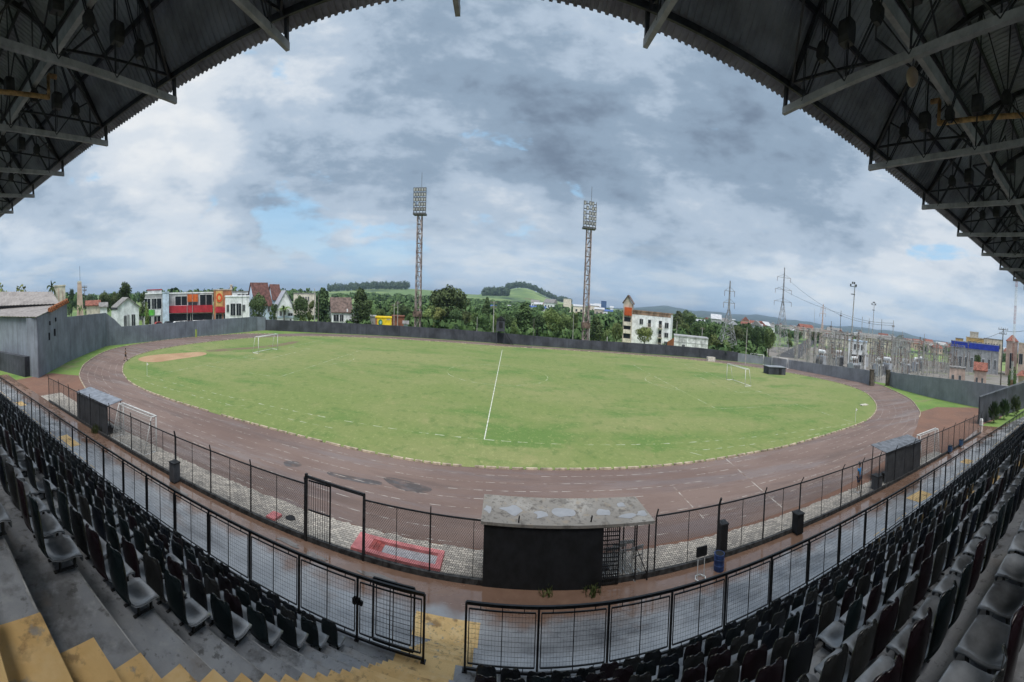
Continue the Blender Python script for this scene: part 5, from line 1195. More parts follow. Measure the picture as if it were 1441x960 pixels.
panel(st, 'tank_panel', PMAT('orange_tank', (.50,.09,.02)), .16, .70, 1.02, .90, .5, .5)
for v in (.14,.36,.55): panel(st, 'loggia', M_win, .14, v, .92, v+.11, .03, .02); panel(st, 'parapet_slab', W_cream, .1, v-.10, 1.0, v-.01, .35, .35)
rw = bldg('ruined_building', 'low white roofless wall building right of the apartment block', 'building', 950, 998, 475.5, 140, 8, PMAT('peeling_whitewash', (.74,.74,.74), streak=.7, var=.25), 'flat', W_grey, 0, ((.24,.02,.32,.5),), twist=.06); panel(rw, 'sill_course', W_grey, 0, .62, 1, .66, .05, .05)
m = MB(); w = rw['w']; m.prism([(-w/2,.1,0),(-w/2-2.4,3,0),(-w/2-2.4,3,2.0),(-w/2,.1,3.4)], (.2,.1,0)); m.build('orange_side_wall', PMAT('orange_brick', (.42,.15,.07)), rw)
# right side
cb = bldg('control_building', 'white and blue substation control building left of the gate', 'building', 1196, 1222, 481, 142, 9, W_white, 'flat', W_blueish, 0, ((.3,.72,.4,.9),(.5,.72,.6,.9),(.68,.72,.78,.9),(.1,.3,.5,.55),(.6,.3,.9,.55)))
bldg('warehouse', 'long pale warehouse with low grey roof beyond the substation', 'warehouse', 1206, 1262, 471, 330, 30, W_cream, 'gable', R_grey, 2.5)
bldg('warehouse', 'grey warehouse with front gable right of the long pale warehouse', 'warehouse', 1258, 1277, 472, 300, 30, W_grey, 'front', R_grey, 3.0)
bldg('warehouse', 'long low warehouse left of the tall floodlight pole', 'warehouse', 1158, 1200, 472, 340, 20, W_cream, 'gable', R_grey, 2.0)
bh = bldg('hoarding_building', 'long grey building topped by a bright blue hoarding before the ochre building', 'building', 1340, 1408, 483.5, 210, 14, W_grey, 'flat', W_grey, 0, tuple((.06+.12*i,.15,.11+.12*i,.5) for i in range(8))); panel(bh, 'hoarding', W_blue, 0, .80, 1, 1.0, .3)
bldg('ochre_building', 'large ochre building above the blue hoarding', 'building', 1361, 1386, 476, 235, 12, W_ochre, 'flat', W_cream, 0, ((.1,.7,.3,.88),(.4,.7,.6,.88),(.7,.7,.9,.88)))
bldg('ochre_building', 'small ochre block at the left end above the blue hoarding', 'building', 1346, 1357, 477, 235, 10, W_ochre, 'flat', R_grey)
bldg('cream_building', 'pale terrace of houses above the right half of the blue hoarding', 'building', 1386, 1412, 478, 250, 12, W_cream, 'flat', R_grey, 0, tuple((.08+.15*i,.7,.16+.15*i,.86) for i in range(6)))
bldg('cream_building', 'tall cream rooftop block behind the ochre building', 'building', 1366, 1378, 468, 260, 10, W_cream, 'flat')
bldg('apartment_building', 'pale orange apartment house with big grey door at right edge', 'building', 1418, 1434, 471, 215, 14, W_pink, 'hip', R_red, 2.5, ((.35,.2,.65,.65),))
bldg('apartment_building', 'pinkish house cut by the right edge of the view', 'building', 1435, 1452, 484, 200, 14, W_pink, 'flat', W_cream, 0, ((.1,.4,.4,.7),))
bldg('substation_hut', 'small red roofed brick hut inside the substation, right of centre', 'hut', 1375, 1392, 512, 128, 6, W_pink, 'gable', R_red, 1.6, ((.15,.1,.3,.6),(.6,.1,.75,.6)))
bldg('substation_hut', 'low pinkish hut with flat roof left of the red roofed hut', 'hut', 1340, 1362, 519, 130, 5, W_pink, 'flat', R_grey, 0, ((.15,.1,.3,.6),(.6,.1,.75,.6)))
bldg('gate_house', 'tiny orange house at the right edge beside the end wall', 'house', 1437, 1448, 522, 105, 5, W_pink, 'hip', R_red, 1.0)
# town centre in the valley, and the houses of the far town
bldg('silo_block', 'tall tan windowless block standing over the valley town', 'building', 792, 803, 421, 620, 14, W_cream, 'flat')
bldg('blue_tank_building', 'blue tank like building in the valley town right of the right mast', 'building', 845, 852.5, 424, 600, 12, PMAT('blue_cladding', (.07,.13,.26)), 'flat', R_blue)
for i, (a, c, y, rho, wm, rm, lab) in enumerate(((689,708,430,560,W_white,R_blue,'long white shed with blue roof in the valley by the tall white pole'),(708,731,430,570,W_white,R_white,'long white shed with pale roof in the valley, right of the blue roofed shed'),(744,768,431,560,W_white,R_blue,'white sheds with blue roofs left of the tan windowless block'),(806,823,429,590,W_cream,R_white,'cream block left of the right floodlight mast in the valley town'),(830,842,428,590,W_cream,R_white,'cream block right of the right floodlight mast in the valley town'),(848,862,436,560,W_white,R_blue,'white house under the blue tank like building'),(836,850,433,560,W_tan,R_white,'tan house left of the white house under the blue tank'),(811,820,440,520,W_cream,R_red,'red roofed house at the left foot of right mast in valley town'),(662,670,434,330,W_white,R_white,'tiny white house among trees right of the big round tree'),(858,862.5,431,590,W_white,R_white,'thin white silo right of the blue tank like building'),(968,980,450,500,W_white,R_white,'white house on the slope above the ruined wall, left of two'),(980,992,450,520,W_white,R_white,'long white roof on the slope above the ruined wall, right of two'))):
    bldg('house', lab, 'house', a, c, y, rho, 16, wm, 'gable', rm, 1.6, ((.2,.25,.35,.6),(.6,.25,.75,.6)))
R = random.Random(21); tproto = {}; tall_ = []
kinds = [('pale red roofed house in the far town', W_cream, R_red), ('white grey roofed house in the far town', W_white, R_grey), ('pinkish red roofed house in the far town', W_pink, R_red), ('grey walled white roofed block in the far town', W_grey, R_white)]
for i in range(166):
    px = R.uniform(996, 1345) if i < 66 else R.uniform(750, 880) if i < 76 else R.uniform(1290, 1440) if i < 86 else R.uniform(975, 1420); rho = R.uniform(900, 2100) if i >= 86 else (R.uniform(290, 900) if px < 1090 else R.uniform(430, 950)) if i < 66 else R.uniform(580, 760); k = R.randrange(4); lab, wm, rm = kinds[k]; p = polar(px, rho, terr(*polar(px, rho)[:2])); rz = -az(px) + R.choice((0, .5, -.5, 1.57)) + R.uniform(-.15,.15)
    if k not in tproto:
        r = thing('town_house', lab, 'house', p, rz, 'houses of the far town: ' + lab.split(' in ')[0]); tproto[k] = r
        m = MB(); m.prism([(-6,0,-.5),(6,0,-.5),(6,0,5),(-6,0,5)], (0,9,0)); m.build('wall', wm, r); m = MB(); m.prism([(-6.5,-.5,4.8),(-6.5,4.5,7.2),(-6.5,9.5,4.8)], (13,0,0)); m.build('roof', rm, r)
        for x in (-3.5,0,3.5): m = MB(); m.box((x,-.02,2.6),(1.4,.06,1.4)); m.build('window', M_win, r)
    else: r = dup(tproto[k], p, rz, lab)
    s = R.uniform(.75,1.35); r.scale = (s*R.uniform(.8,1.4), s, s*R.uniform(.75,1.5)); tall_.append((px, k, r))
for k in range(4):
    for i, (px, _k, r) in enumerate(sorted([t for t in tall_ if t[1] == k], key=lambda t: t[0])): r['label'] = f'{kinds[k][0]}, {ordn(i+1)} such from the left'
# road beyond the far right wall
M_asph = mat('asphalt', (.07,.07,.072), rough=.9, var=.2, scale=.5)
pts0, pts1 = [], []
for px, y, w in ((1108,503,5),(1118,497,5),(1128,490,5),(1137,483,5),(1143,477,5)):
    p = gnd(px, y); a = az(px); q = Vector((math.cos(a), -math.sin(a), 0))*w; pts0.append((p.x-q.x,p.y-q.y,.03)); pts1.append((p.x+q.x,p.y+q.y,.03))
mb = MB(); mb.strip(pts1, pts0); struct('road', mb, M_asph)
M_gravel = layered('substation_gravel', [((.22,.20,.18), None), ((.15,.14,.12), ((.2,.2,.2), .45, .6, .8)), ((.13,.15,.06), ((.08,.08,.1), .55, .64, .8))], rough=.95)
sheet('substation_yard_ground', [(98,56),(92,80),(96,110),(120,170),(200,200),(260,120),(230,45),(100,34)], .0, M_gravel)
sheet('car_park_ground', [tuple(gnd(px, y)[:2]) for px, y in ((165,462),(235,458),(300,452),(330,449),(330,443),(240,441),(165,447))], .0, M_asph)
sheet('shop_lawn_ground', [tuple(gnd(px, y)[:2]) for px, y in ((168,461),(200,460),(235,457),(235,450),(170,452))], .012, M_verge)
# ------------------------------------------------------------------ poles, pylons, substation
M_galv = mat('galvanised_steel', (.30,.30,.31), rough=.6, var=.25, scale=1); M_wood = mat('weathered_pole', (.16,.14,.12), rough=.9, var=.3, scale=2); M_concp = mat('concrete_pole', (.40,.385,.36), rough=.9, var=.2, scale=2); M_ins = mat('brown_insulator', (.20,.14,.11), rough=.4, var=.3)
def pole(label, px, ytop, rho, r, m, arms=(), name='utility_pole', lean=0.0, lamp=False):
    h = at(px, ytop, rho).z; t = thing(name, label, 'pole', polar(px, rho), -az(px)); mb = MB(); mb.tube((0,0,-.3),(lean,0,h),r,8,r*.6); mb.build('shaft', m, t)
    for z, w in arms:
        mb = MB(); mb.bar((-w/2,0,h-z),(w/2,0,h-z),.12); mb.build('crossarm', M_wood, t)
        for x in (-w*.45,-w*.2,w*.2,w*.45): mb = MB(); mb.tube((x,0,h-z+.05),(x,0,h-z+.4),.07,6); mb.build('insulator', M_ins, t)
    if lamp:
        for x in (-.9,-.3,.3,.9):
            mb = MB(); mb.box((x,-.3,h-.2+.5*(abs(x)<.5)),(.5,.35,.45)); mb.build('lamp', M_lampg, t)
        mb = MB(); mb.bar((-1.1,0,h-.5),(1.1,0,h-.5),.12); mb.build('crossbar', M_lampg, t); mb = MB(); mb.box((0,0,h-2.2),(1.3,.8,.15)); mb.build('platform', M_lampg, t)
    return t
pole('slender grey street pole left of the red roofed shops', 120, 402, 122, .14, M_wood, ((.4,1.6),(1.1,1.2)))
for px, y, rho, lab in ((217,414,140,'thin pale flagpole in front of the green signed shop'),(263.5,409,142,'thin dark pole left of the orange sign'),(271,409,143,'thin pale pole crossing the orange sign'),(341,411,134,'dark lamp pole before the white office')): pole(lab, px, y, rho, .11, M_galv)
pole('pale concrete pole left of two beside the tall dense dark tree', 442.5, 406, 130, .17, M_concp); pole('greenish pole right of two beside the tall dense dark tree', 448, 415, 130, .15, M_wood)
pole('pale pole left of two in front of the reddish container', 554.5, 427, 129, .14, M_concp, ((.5,1.6),)); pole('pale pole right of two in front of the reddish container', 559.5, 424, 130, .15, M_concp, ((.5,1.6),))
pole('thin grey pole at the wall below the big round tree', 671.5, 446, 124, .13, M_concp); pole('tall white pole with crossarm left of the booth', 694.5, 424, 126, .2, M_concp, ((.3,2.6),(1.4,2.0)))
pole('thin grey pole right of the booth among the trees', 751.5, 448, 124, .11, M_wood); pole('thin pole left of the right floodlight mast', 807, 441, 125, .12, M_concp); pole('short white post at the wall right of the right mast', 855.5, 474, 122, .2, M_concp); pole('white post hugging the right floodlight mast', 830, 444, 124, .22, M_concp)
pole('white pole at the far right wall corner', 1052, 461, 122, .14, M_concp); pole('grey pole behind the ruined white wall', 989, 461, 150, .18, M_concp, ((.4,1.8),)); pole('thin pole left of the ruined white wall', 953, 452, 160, .14, M_concp)
pole('dark utility pole with crossarm before the blue hoarding', 1412.5, 462, 118, .22, M_wood, ((.3,3.0),(1.2,2.2))); pole('tall floodlight pole with lamp cluster left of the exit gate', 1198.5, 400, 128, .24, M_concp, (), 'floodlight_pole', .5, True); pole('slim lamp pole with a small head right of the exit gate', 1228.5, 427, 190, .2, M_concp, (), 'floodlight_pole', .2, True)
def pylon(label, px, ytop, rho, w0, arms, m=M_galv, w1=.5):
    h = at(px, ytop, rho).z; t = thing('transmission_pylon', label, 'pylon', polar(px, rho), -az(px)+.3); hw = lambda z: (w0 + (w1-w0)*min(1, z/(h*.62)))/2 if z < h*.62 else w1/2*(1-.6*(z-h*.62)/(h*.38)); mb = MB(); n = 13
    for i in range(n):
        z0, z1 = h*i/n, h*(i+1)/n; a, b = hw(z0), hw(z1)
        for sx in (-1,1):
            for sy in (-1,1): mb.bar((sx*a,sy*a,z0),(sx*b,sy*b,z1),.16)
        for s in (-1,1): mb.bar((-a,s*a,z0),(b,s*b,z1),.10); mb.bar((a,s*a,z0),(-b,s*b,z1),.10); mb.bar((s*a,-a,z0),(s*b,b,z1),.10)
    mb.build('lattice_body', m, t)
    for f, w in arms:
        z = h*f; mb = MB(); mb.bar((-w/2,0,z),(w/2,0,z),.13); mb.bar((-w/2,0,z),(0,0,z+1.1),.09); mb.bar((w/2,0,z),(0,0,z+1.1),.09); mb.build('crossarm', m, t)
        for x in (-w/2+.1, w/2-.1): mb = MB(); mb.tube((x,0,z),(x,0,z-1.4),.09,6); mb.build('insulator', M_ins, t)
    return t
pylon('lattice transmission tower with a wide base right of the ruined wall', 1025, 395, 150, 7.5, ((.70,4.6),(.86,4.2)))
pylon('tallest lattice pylon with three crossarms left of the road', 1100.5, 376, 190, 7, ((.60,9),(.74,8.5),(.88,7)))
pylon('small lattice pylon right of the road', 1157.5, 428, 240, 3.2, ((.8,4),(.92,3)), W_pink)
gm = thing('guyed_mast', 'thin red and white lattice radio mast at the right edge', 'mast', polar(1428,112), -az(1428)); h = at(1429,352,112).z
for k in range(8):
    mb = MB(); z0, z1 = h*k/8, h*(k+1)/8
    for sx, sy in ((-.3,-.2),(.3,-.2),(0,.3)): mb.bar((sx,sy,z0),(sx,sy,z1),.06)
    for j in range(5): za, zb = z0+(z1-z0)*j/5, z0+(z1-z0)*(j+1)/5; mb.bar((-.3,-.2,za),(.3,-.2,zb),.04); mb.bar((.3,-.2,za),(0,.3,zb),.04); mb.bar((0,.3,za),(-.3,-.2,zb),.04)
    mb.build('lattice_section', M_gw if k % 2 else PMAT('faded_red_paint', (.42,.20,.17)), gm)
mb = MB(); mb.box((.4,0,h-.6),(.9,.5,1.0)); mb.build('antenna', M_black, gm)
# substation: portal gantries
ga = thing('substation_gantry', 'x', 'gantry', (0,0,0), 0, 'steel portal gantries of the substation')
for s in (-1,1):
    mb = MB()
    for dx in (-.35,.35):
        for dy in (-.35,.35): mb.bar((s*5+dx,dy,0),(s*5+dx*.6,dy*.6,9),.085)
    for i in range(8):
        z0, z1 = 9*i/8, 9*(i+1)/8; f = 1 if i % 2 else -1
        for q in (-.3,.3): mb.bar((s*5-.33*f,q,z0),(s*5+.33*f,q,z1),.07); mb.bar((s*5+q,-.33*f,z0),(s*5+q,.33*f,z1),.07)
    mb.build('column', M_concp, ga)
mb = MB(); mb.bar((-5.4,-.3,8.6),(5.4,-.3,8.6),.12); mb.bar((-5.4,.3,8.6),(5.4,.3,8.6),.12); mb.bar((-5.4,0,9.2),(5.4,0,9.2),.12)
for i in range(12): mb.bar((-5.4+.9*i,-.3,8.6),(-4.95+.9*i,0,9.2),.06); mb.bar((-4.95+.9*i,0,9.2),(-4.5+.9*i,.3,8.6),.06)
mb.build('beam', M_concp, ga)
for x in (-3,0,3):
    mb = MB()
    for k in range(6): mb.lathe((x,0,7.1+.22*k), [(.06,0),(.17,.05),(.06,.16)], 8)
    mb.build('insulator', M_ins, ga)
YARD = [(-95,10),(89,10),(89,24),(90,34),(92,45),(96,57),(99,62),(93,66),(93,78),(90,92),(85,103),(73,112),(-95,125)]
def inyard(p): return inside((p.x,p.y), YARD)
TH = math.radians(62); ex = Vector((math.sin(TH+.45), math.cos(TH+.45), 0)); ey = Vector((-ex.y, ex.x, 0)); O = polar(1235, 128); first = True
rown = ['front','second','third','fourth','rear']
for j in range(5):
    for i in range(8):
        p = O + ex*(-30+14*i + (j%2)*5) + ey*(0+15*j)
        a = math.degrees(math.atan2(p.x-EYE.x, p.y))
        if not 41 < a < 73 or inyard(p): continue
        lab = f'portal gantry of the substation, {rown[j]} row, {ORD[i]} from the left'; rz = math.atan2(ex.y, ex.x) + (math.pi/2 if (i+j) % 4 == 3 else 0)
        if first: ga.location = p; ga.rotation_euler = (0,0,rz); ga['label'] = lab; first = False
        else: r = dup(ga, p, rz, lab)
# transformers and insulator posts
tf = thing('transformer', 'x', 'transformer', (0,0,0), 0, 'grey transformers of the substation')
mb = MB(); mb.prism([(-1.7,-1,.3),(1.7,-1,.3),(1.7,-1,2.9),(-1.7,-1,2.9)], (0,2,0)); mb.build('tank', PMAT('transformer_grey', (.42,.44,.47)), tf)
for s in (-1,1):
    mb = MB(); mb.box((0,s*1.12,1.6),(3.0,.12,1.9)); [mb.box((-1.4+.46*i,s*1.3,1.6),(.12,.5,1.9)) for i in range(7)]; mb.build('radiator', M_galv, tf)
mb = MB(); mb.tube((-1.5,0,3.9),(1.3,0,3.9),.42,12); mb.bar((-1,0,2.9),(-1,0,3.6),.15); mb.bar((.9,0,2.9),(.9,0,3.6),.15); mb.build('conservator', W_white, tf)
for x in (-1,0,1):
    mb = MB(); mb.tube((x,-.5,2.9),(x*1.3,-.8,4.8),.16,8,.07); mb.build('bushing', M_ins, tf)
mb = MB(); mb.box((0,0,.15),(4.4,3,.3)); mb.build('plinth', M_concp, tf); first = True
for i, (u, v) in enumerate(((-18,1),(-9,2),(2,0),(12,3),(22,1),(-2,22),(10,24),(24,22),(40,6),(52,10))):
    p = O + ex*u + ey*v
    if inyard(p): continue
    lab = f'grey transformer with radiator fins, {ORD[i] if i < 5 else ORD[i-5]} from the left in the {"front" if i < 5 else "back"} line'
    if first: tf.location = p; tf.rotation_euler = (0,0,math.atan2(ex.y,ex.x)); tf['label'] = lab; first = False
    else: dup(tf, p, math.atan2(ex.y,ex.x)+rnd.choice((0,1.57)), lab)
ip = thing('insulator_post', 'brown ribbed insulator on a pale concrete pedestal in the substation', 'insulator', (0,0,0), 0, 'insulator posts of the substation')
mb = MB(); mb.bar((0,0,0),(0,0,2.6),.2); mb.box((0,0,2.65),(.7,.5,.12)); mb.build('pedestal', M_concp, ip); mb = MB()
for k in range(7): mb.lathe((0,0,2.7+.24*k), [(.09,0),(.2,.06),(.09,.2)], 8)
mb.build('insulator', M_ins, ip); mb = MB(); mb.bar((-.8,0,4.5),(.8,0,4.5),.12); mb.box((0,0,4.4),(.3,.3,.15)); mb.build('terminal', M_galv, ip); first = True; R = random.Random(5)
for i in range(330):
    p = O + ex*R.uniform(-50,90) + ey*(R.randrange(12)*6.5-14+R.uniform(-.6,.6))
    a = math.degrees(math.atan2(p.x-EYE.x, p.y))
    if not 42 < a < 72 or inyard(p): continue
    if first: ip.location = p; first = False
    else: r = dup(ip, p, R.uniform(0,3)); s = R.uniform(.8,1.25); r.scale = (s,s,s*R.choice((1,1,1.35,1.8)))
lm = [(1183,437,165),(1213.5,446,150),(1223.5,448,190),(1241,449,170),(1257.5,451,140),(1146,434,330),(1170,452,150),(1140,474,140),(1302,470,150),(1345,480,140),(1271,466,180)]
for i, (px, y, rho) in enumerate(lm): pole(f'slender lightning mast standing in the substation, {ORD[sorted(l[0] for l in lm).index(px)]} from the left', px, y, rho, .16, M_wood if i % 3 == 0 else M_concp, ((1.6,.9),) if i % 2 == 0 else (), 'lightning_mast')
def cable(label, pts, r=.035, m=M_fence):
    mb = MB()
    for p, q in zip(pts[:-1], pts[1:]):
        p, q = Vector(p), Vector(q); n = 10; L = (q-p).length; pr = None
        for i in range(n+1): t = i/n; c = p.lerp(q, t) - Vector((0,0,4*t*(1-t)*L*.022)); (mb.tube(pr, c, r, 4, cap=False) if pr else None); pr = c
    return tag(mb.build('power_line', m), label, 'cable')
for k, dx in enumerate((-3.5,3.5)):
    cable(f'sagging power line strung from the tallest pylon towards right, {"upper" if k else "lower"} strand', [polar(1100.5,190)+Vector((dx,0,at(1100.5,393+12*(1-k),190).z)), polar(1183,165)+Vector((0,0,at(1183,441+3*k,165).z)), polar(1258,140)+Vector((0,0,at(1258,455+3*k,140).z))])
cable('thin wire running from the dark utility pole to the right edge', [at(1412.5,466,118), at(1445,465,112)]); cable('thin wire running left from the dark utility pole', [at(1412.5,466,118), at(1345,484,140)])
# parked cars before the shops
M_tyre = mat('tyre_rubber', (.02,.02,.02), rough=.9)
car_m = [('white', PMAT('car_white', (.62,.62,.62), rough=.3, var=.03)), ('silver', PMAT('car_silver', (.36,.37,.39), rough=.3, var=.03)), ('dark', PMAT('car_dark', (.03,.03,.035), rough=.3, var=.03)), ('red', PMAT('car_red', (.38,.03,.03), rough=.3, var=.03))]
def car(label, loc, rz, m):
    t = thing('parked_car', label, 'car', loc, rz, 'cars parked before the shops'); b = MB()
    b.prism([(-2.1,-.85,.35),(2.1,-.85,.35),(2.15,-.85,.75),(1.1,-.85,.95),(.55,-.85,1.42),(-1.2,-.85,1.45),(-1.9,-.85,1.0),(-2.15,-.85,.9)], (0,1.7,0)); b.build('body', m, t)
    b = MB()
    for y in (-.86,.83): b.prism([(.9,y,.98),(.48,y,1.36),(-1.1,y,1.38),(-1.55,y,1.0)], (0,.03,0))
    b.prism([(1.08,-.7,.97),(.58,-.7,1.40),(.6,-.7,1.43),(1.13,-.7,.99)], (0,1.4,0)); b.build('window', M_win, t)
    for x in (-1.3,1.3):
        for y in (-.78,.78):
            b = MB(); b.tube((x,y-.1,.32),(x,y+.1,.32),.32,14); w = b.build('wheel', M_tyre, t); b = MB(); b.tube((x,y-.11,.32),(x,y+.11,.32),.17,10); b.build('rim', M_galv, w)
    for y in (-.6,.6):
        b = MB(); b.box((2.13,y,.68),(.05,.3,.14)); b.build('headlight', M_lens, t)
for i, (px, rho, c, rz) in enumerate(((224,150,3,.3),(230,140,1,1.2),(238,152,2,.5),(243,141,0,1.4),(250,150,0,.4),(256,151,1,.3),(262,152,0,.5),(268,152,2,.2),(277,153,0,.6),(284,153,1,.4),(290,154,0,.2))):
    car(f'{car_m[c][0]} car parked before the red awning, {ORD[i]} from the left', polar(px, rho, .02), -az(px)+rz, car_m[c][1])
# ------------------------------------------------------------------ camera, sky, sun
cd = bpy.data.cameras.new('camera'); cam = bpy.data.objects.new('camera', cd); C.objects.link(cam); S.camera = cam
cd.type = 'PANO'; cd.panorama_type = 'CENTRAL_CYLINDRICAL'; U = 720.5/FX
cd.central_cylindrical_range_u_min = -U; cd.central_cylindrical_range_u_max = U; cd.central_cylindrical_range_v_min = (H0-960)/FY; cd.central_cylindrical_range_v_max = H0/FY; cd.central_cylindrical_radius = 1.0
cd.clip_start = .05; cd.clip_end = 40000
cam.matrix_world = Matrix(((RT.x,UP.x,-FW.x,EYE.x),(RT.y,UP.y,-FW.y,EYE.y),(RT.z,UP.z,-FW.z,EYE.z),(0,0,0,1)))

SUN_EL, SUN_AZ = math.radians(61), math.radians(172)     # azimuth from +Y towards +X: high behind the stand, veiled by cloud
w = bpy.data.worlds.new('World'); S.world = w; w.use_nodes = True; nt = w.node_tree; N = nt.nodes; L = nt.links.new
bg = N['Background']; tc = N.new('ShaderNodeTexCoord')
sky = N.new('ShaderNodeTexSky'); sky.sky_type = 'NISHITA'; sky.sun_disc = False; sky.sun_elevation = SUN_EL; sky.sun_rotation = SUN_AZ; sky.altitude = 500; sky.dust_density = 1.2
STR = .10; EXPO = 1.25
def math_(op, a, b=None, c=None):
    n = N.new('ShaderNodeMath'); n.operation = op
    for i, v in enumerate((a, b, c)):
        if v is None: continue
        if isinstance(v, (int, float)): n.inputs[i].default_value = v
        else: L(v, n.inputs[i])
    return n.outputs[0]
sep = N.new('ShaderNodeSeparateXYZ'); L(tc.outputs['Generated'], sep.inputs[0])
zc = math_('MAXIMUM', sep.outputs[2], 0.0); den = math_('ADD', zc, 0.10)
cmb = N.new('ShaderNodeCombineXYZ'); L(math_('DIVIDE', sep.outputs[0], den), cmb.inputs[0]); L(math_('DIVIDE', sep.outputs[1], den), cmb.inputs[1])
def cnoise(scale, off, detail=8, rough=.6, dist=0.0, sx=1.0):
    mp = N.new('ShaderNodeMapping'); mp.inputs['Location'].default_value = off; mp.inputs['Scale'].default_value = (scale*sx, scale, 1); L(cmb.outputs[0], mp.inputs['Vector'])
    n = N.new('ShaderNodeTexNoise'); n.inputs['Scale'].default_value = 1; n.inputs['Detail'].default_value = detail; n.inputs['Roughness'].default_value = rough; n.inputs['Distortion'].default_value = dist; L(mp.outputs[0], n.inputs['Vector']); return n.outputs['Fac']
def rng(v, a, b, c=0.0, d=1.0, smooth=True):
    n = N.new('ShaderNodeMapRange'); n.interpolation_type = 'SMOOTHSTEP' if smooth else 'LINEAR'; L(v, n.inputs[0])
    for i, k in enumerate((a, b, c, d)): n.inputs[i+1].default_value = k
    return n.outputs[0]
def mixc(f, a, b):
    n = N.new('ShaderNodeMix'); n.data_type = 'RGBA'
    (L(f, n.inputs[0]) if not isinstance(f, float) else setattr(n.inputs[0], 'default_value', f))
    for v, i in ((a, 6), (b, 7)):
        if isinstance(v, tuple): n.inputs[i].default_value = (*v, 1)
        else: L(v, n.inputs[i])
    return n.outputs[2]
K = 1/STR/2**EXPO
def col(r, g, b): return (r*K, g*K, b*K)
def toward(px, py, r0, r1):              # 1 near the heading of that patch of cloud, 0 away from it
    d = ray(px, py).normalized(); vm = N.new('ShaderNodeVectorMath'); vm.operation = 'DOT_PRODUCT'; vm.inputs[1].default_value = tuple(d); L(tc.outputs['Generated'], vm.inputs[0]); return rng(vm.outputs['Value'], math.cos(math.radians(r1)), math.cos(math.radians(r0)))
def dnoise(scale, off, detail, rough, zs=2.4, dist=0.0):
    mp = N.new('ShaderNodeMapping'); mp.inputs['Location'].default_value = off; mp.inputs['Scale'].default_value = (scale, scale, scale*zs); L(tc.outputs['Generated'], mp.inputs['Vector'])
    n = N.new('ShaderNodeTexNoise'); n.inputs['Scale'].default_value = 1; n.inputs['Detail'].default_value = detail; n.inputs['Roughness'].default_value = rough; n.inputs['Distortion'].default_value = dist; L(mp.outputs[0], n.inputs['Vector']); return n.outputs['Fac']
def wsum(base, *tw):
    o = None
    for v, wgt in tw:
        m_ = math_('MULTIPLY', v, wgt); o = m_ if o is None else math_('ADD', o, m_)
    return math_('ADD', o, base)
big = dnoise(1.9, (4.2,1.1,7.3), 6, .52, 3.6); mid = dnoise(4.6, (1.2,8.1,2.3), 10, .60, 3.4, .15); flat = cnoise(1.1, (3.6,4.7,0), 9, .60, .1, .6)
el = sep.outputs[2]
fine = dnoise(14., (5.2,3.1,1.3), 8, .62, 3.0)
t = wsum(.53 - .5*(1.15+.85+.4+.35), (big, 1.15), (mid, .85), (flat, .4), (fine, .35),
         (toward(240,258,1,15), .27), (toward(330,130,2,20), .12), (toward(690,335,1,13), .26), (toward(520,400,1,12), .20), (toward(1330,300,2,15), .18), (toward(1010,120,2,16), .08),
         (toward(890,215,1,24), -.25), (toward(640,225,1,22), -.24), (toward(1130,190,2,14), -.06), (toward(400,310,2,13), -.16), (toward(300,110,2,15), -.10), (toward(120,330,2,10), -.06), (rng(el, .02, .20, 1.0, 0.0), .16))
cr = N.new('ShaderNodeValToRGB'); L(t, cr.inputs['Fac']); els = cr.color_ramp.elements; cr.color_ramp.interpolation = 'EASE'
stops = [(.0,(.175,.232,.318)),(.30,(.29,.385,.50)),(.52,(.46,.56,.68)),(.78,(.70,.76,.83)),(1.0,(.83,.86,.89))]
els[0].position = stops[0][0]; els[0].color = (*stops[0][1],1); els[1].position = stops[-1][0]; els[1].color = (*stops[-1][1],1)
for p_, c_ in stops[1:-1]: e = els.new(p_); e.color = (*c_,1)
vs = N.new('ShaderNodeVectorMath'); vs.operation = 'SCALE'; L(cr.outputs['Color'], vs.inputs[0]); vs.inputs['Scale'].default_value = K
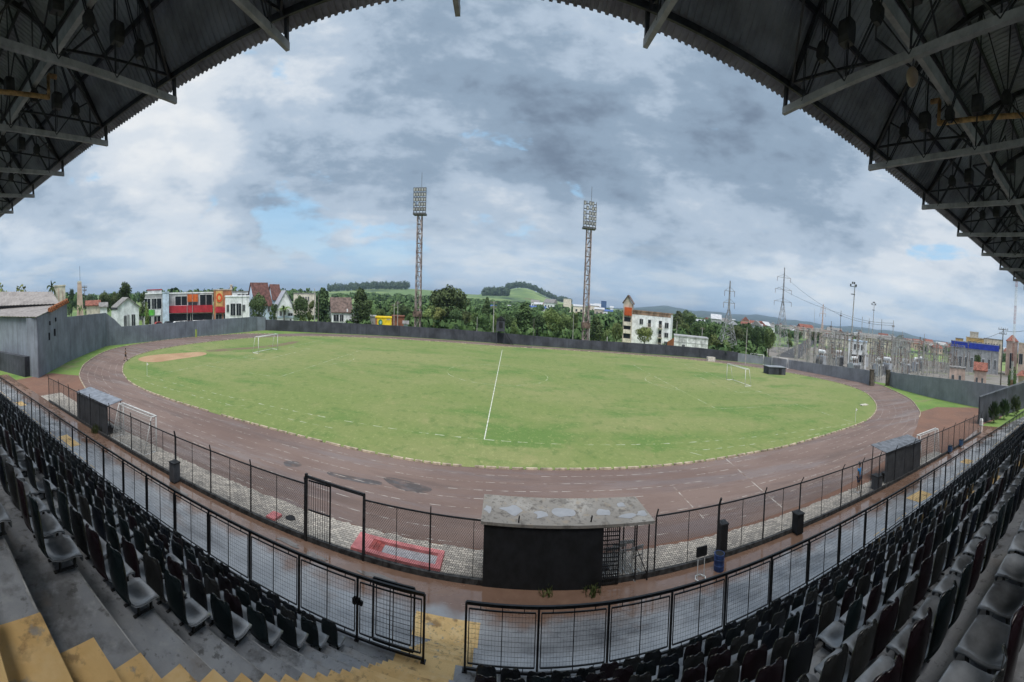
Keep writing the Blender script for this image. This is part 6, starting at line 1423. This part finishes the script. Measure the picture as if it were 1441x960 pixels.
gap = rng(wsum(-.5*1.6, (dnoise(4.4, (9.2,3.3,5.1), 9, .60, 3.2, .2), 1.6), (toward(785,300,1,7), .20), (toward(430,375,1,12), .26), (toward(120,232,1,6), .22), (toward(560,372,1,9), .20), (toward(700,345,1,7), .12)), .20, .36)
blue = mixc(.85, sky.outputs[0], col(.33,.60,.86))
hb_ = rng(el, .0, .16, 1.0, 0.0)
full = mixc(math_('MULTIPLY', gap, .8), vs.outputs[0], blue)
full = mixc(math_('MULTIPLY', hb_, .66), full, mixc(rng(dnoise(5.5, (2,4,6), 8, .6, 6.0), .42, .60), col(.44,.62,.82), col(.72,.81,.88)))
L(full, bg.inputs['Color']); bg.inputs['Strength'].default_value = STR
sl = bpy.data.lights.new('sun', 'SUN'); so = bpy.data.objects.new('sun', sl); C.objects.link(so); sl.energy = 1.5; sl.angle = math.radians(40); sl.color = (1.0,.985,.96)
dv = Vector((math.sin(SUN_AZ)*math.cos(SUN_EL), math.cos(SUN_AZ)*math.cos(SUN_EL), math.sin(SUN_EL))); so.rotation_euler = dv.to_track_quat('Z','Y').to_euler(); so.location = (0,0,80)
S.view_settings.view_transform = 'Standard'; S.view_settings.look = 'None'; S.view_settings.exposure = EXPO; S.view_settings.gamma = 1.0
S.cycles.max_bounces = 5; S.cycles.diffuse_bounces = 3; S.cycles.glossy_bounces = 2; S.cycles.transparent_max_bounces = 4; S.cycles.use_denoising = True

# the damp air: one box of thin even haze round everything
hb = MB(); hb.box((0,0,62),(24600,24600,130)); ho = hb.build('haze', None); tag(ho, kind='stuff'); hm = bpy.data.materials.new('haze_air'); hm.use_nodes = True; hn = hm.node_tree; hn.nodes.remove(hn.nodes['Principled BSDF'])
pv = hn.nodes.new('ShaderNodeVolumePrincipled'); pv.inputs['Color'].default_value = (.58,.75,.96,1); pv.inputs['Density'].default_value = 1.3e-4; pv.inputs['Anisotropy'].default_value = .2; hn.links.new(pv.outputs[0], hn.nodes['Material Output'].inputs['Volume']); ho.data.materials.append(hm)
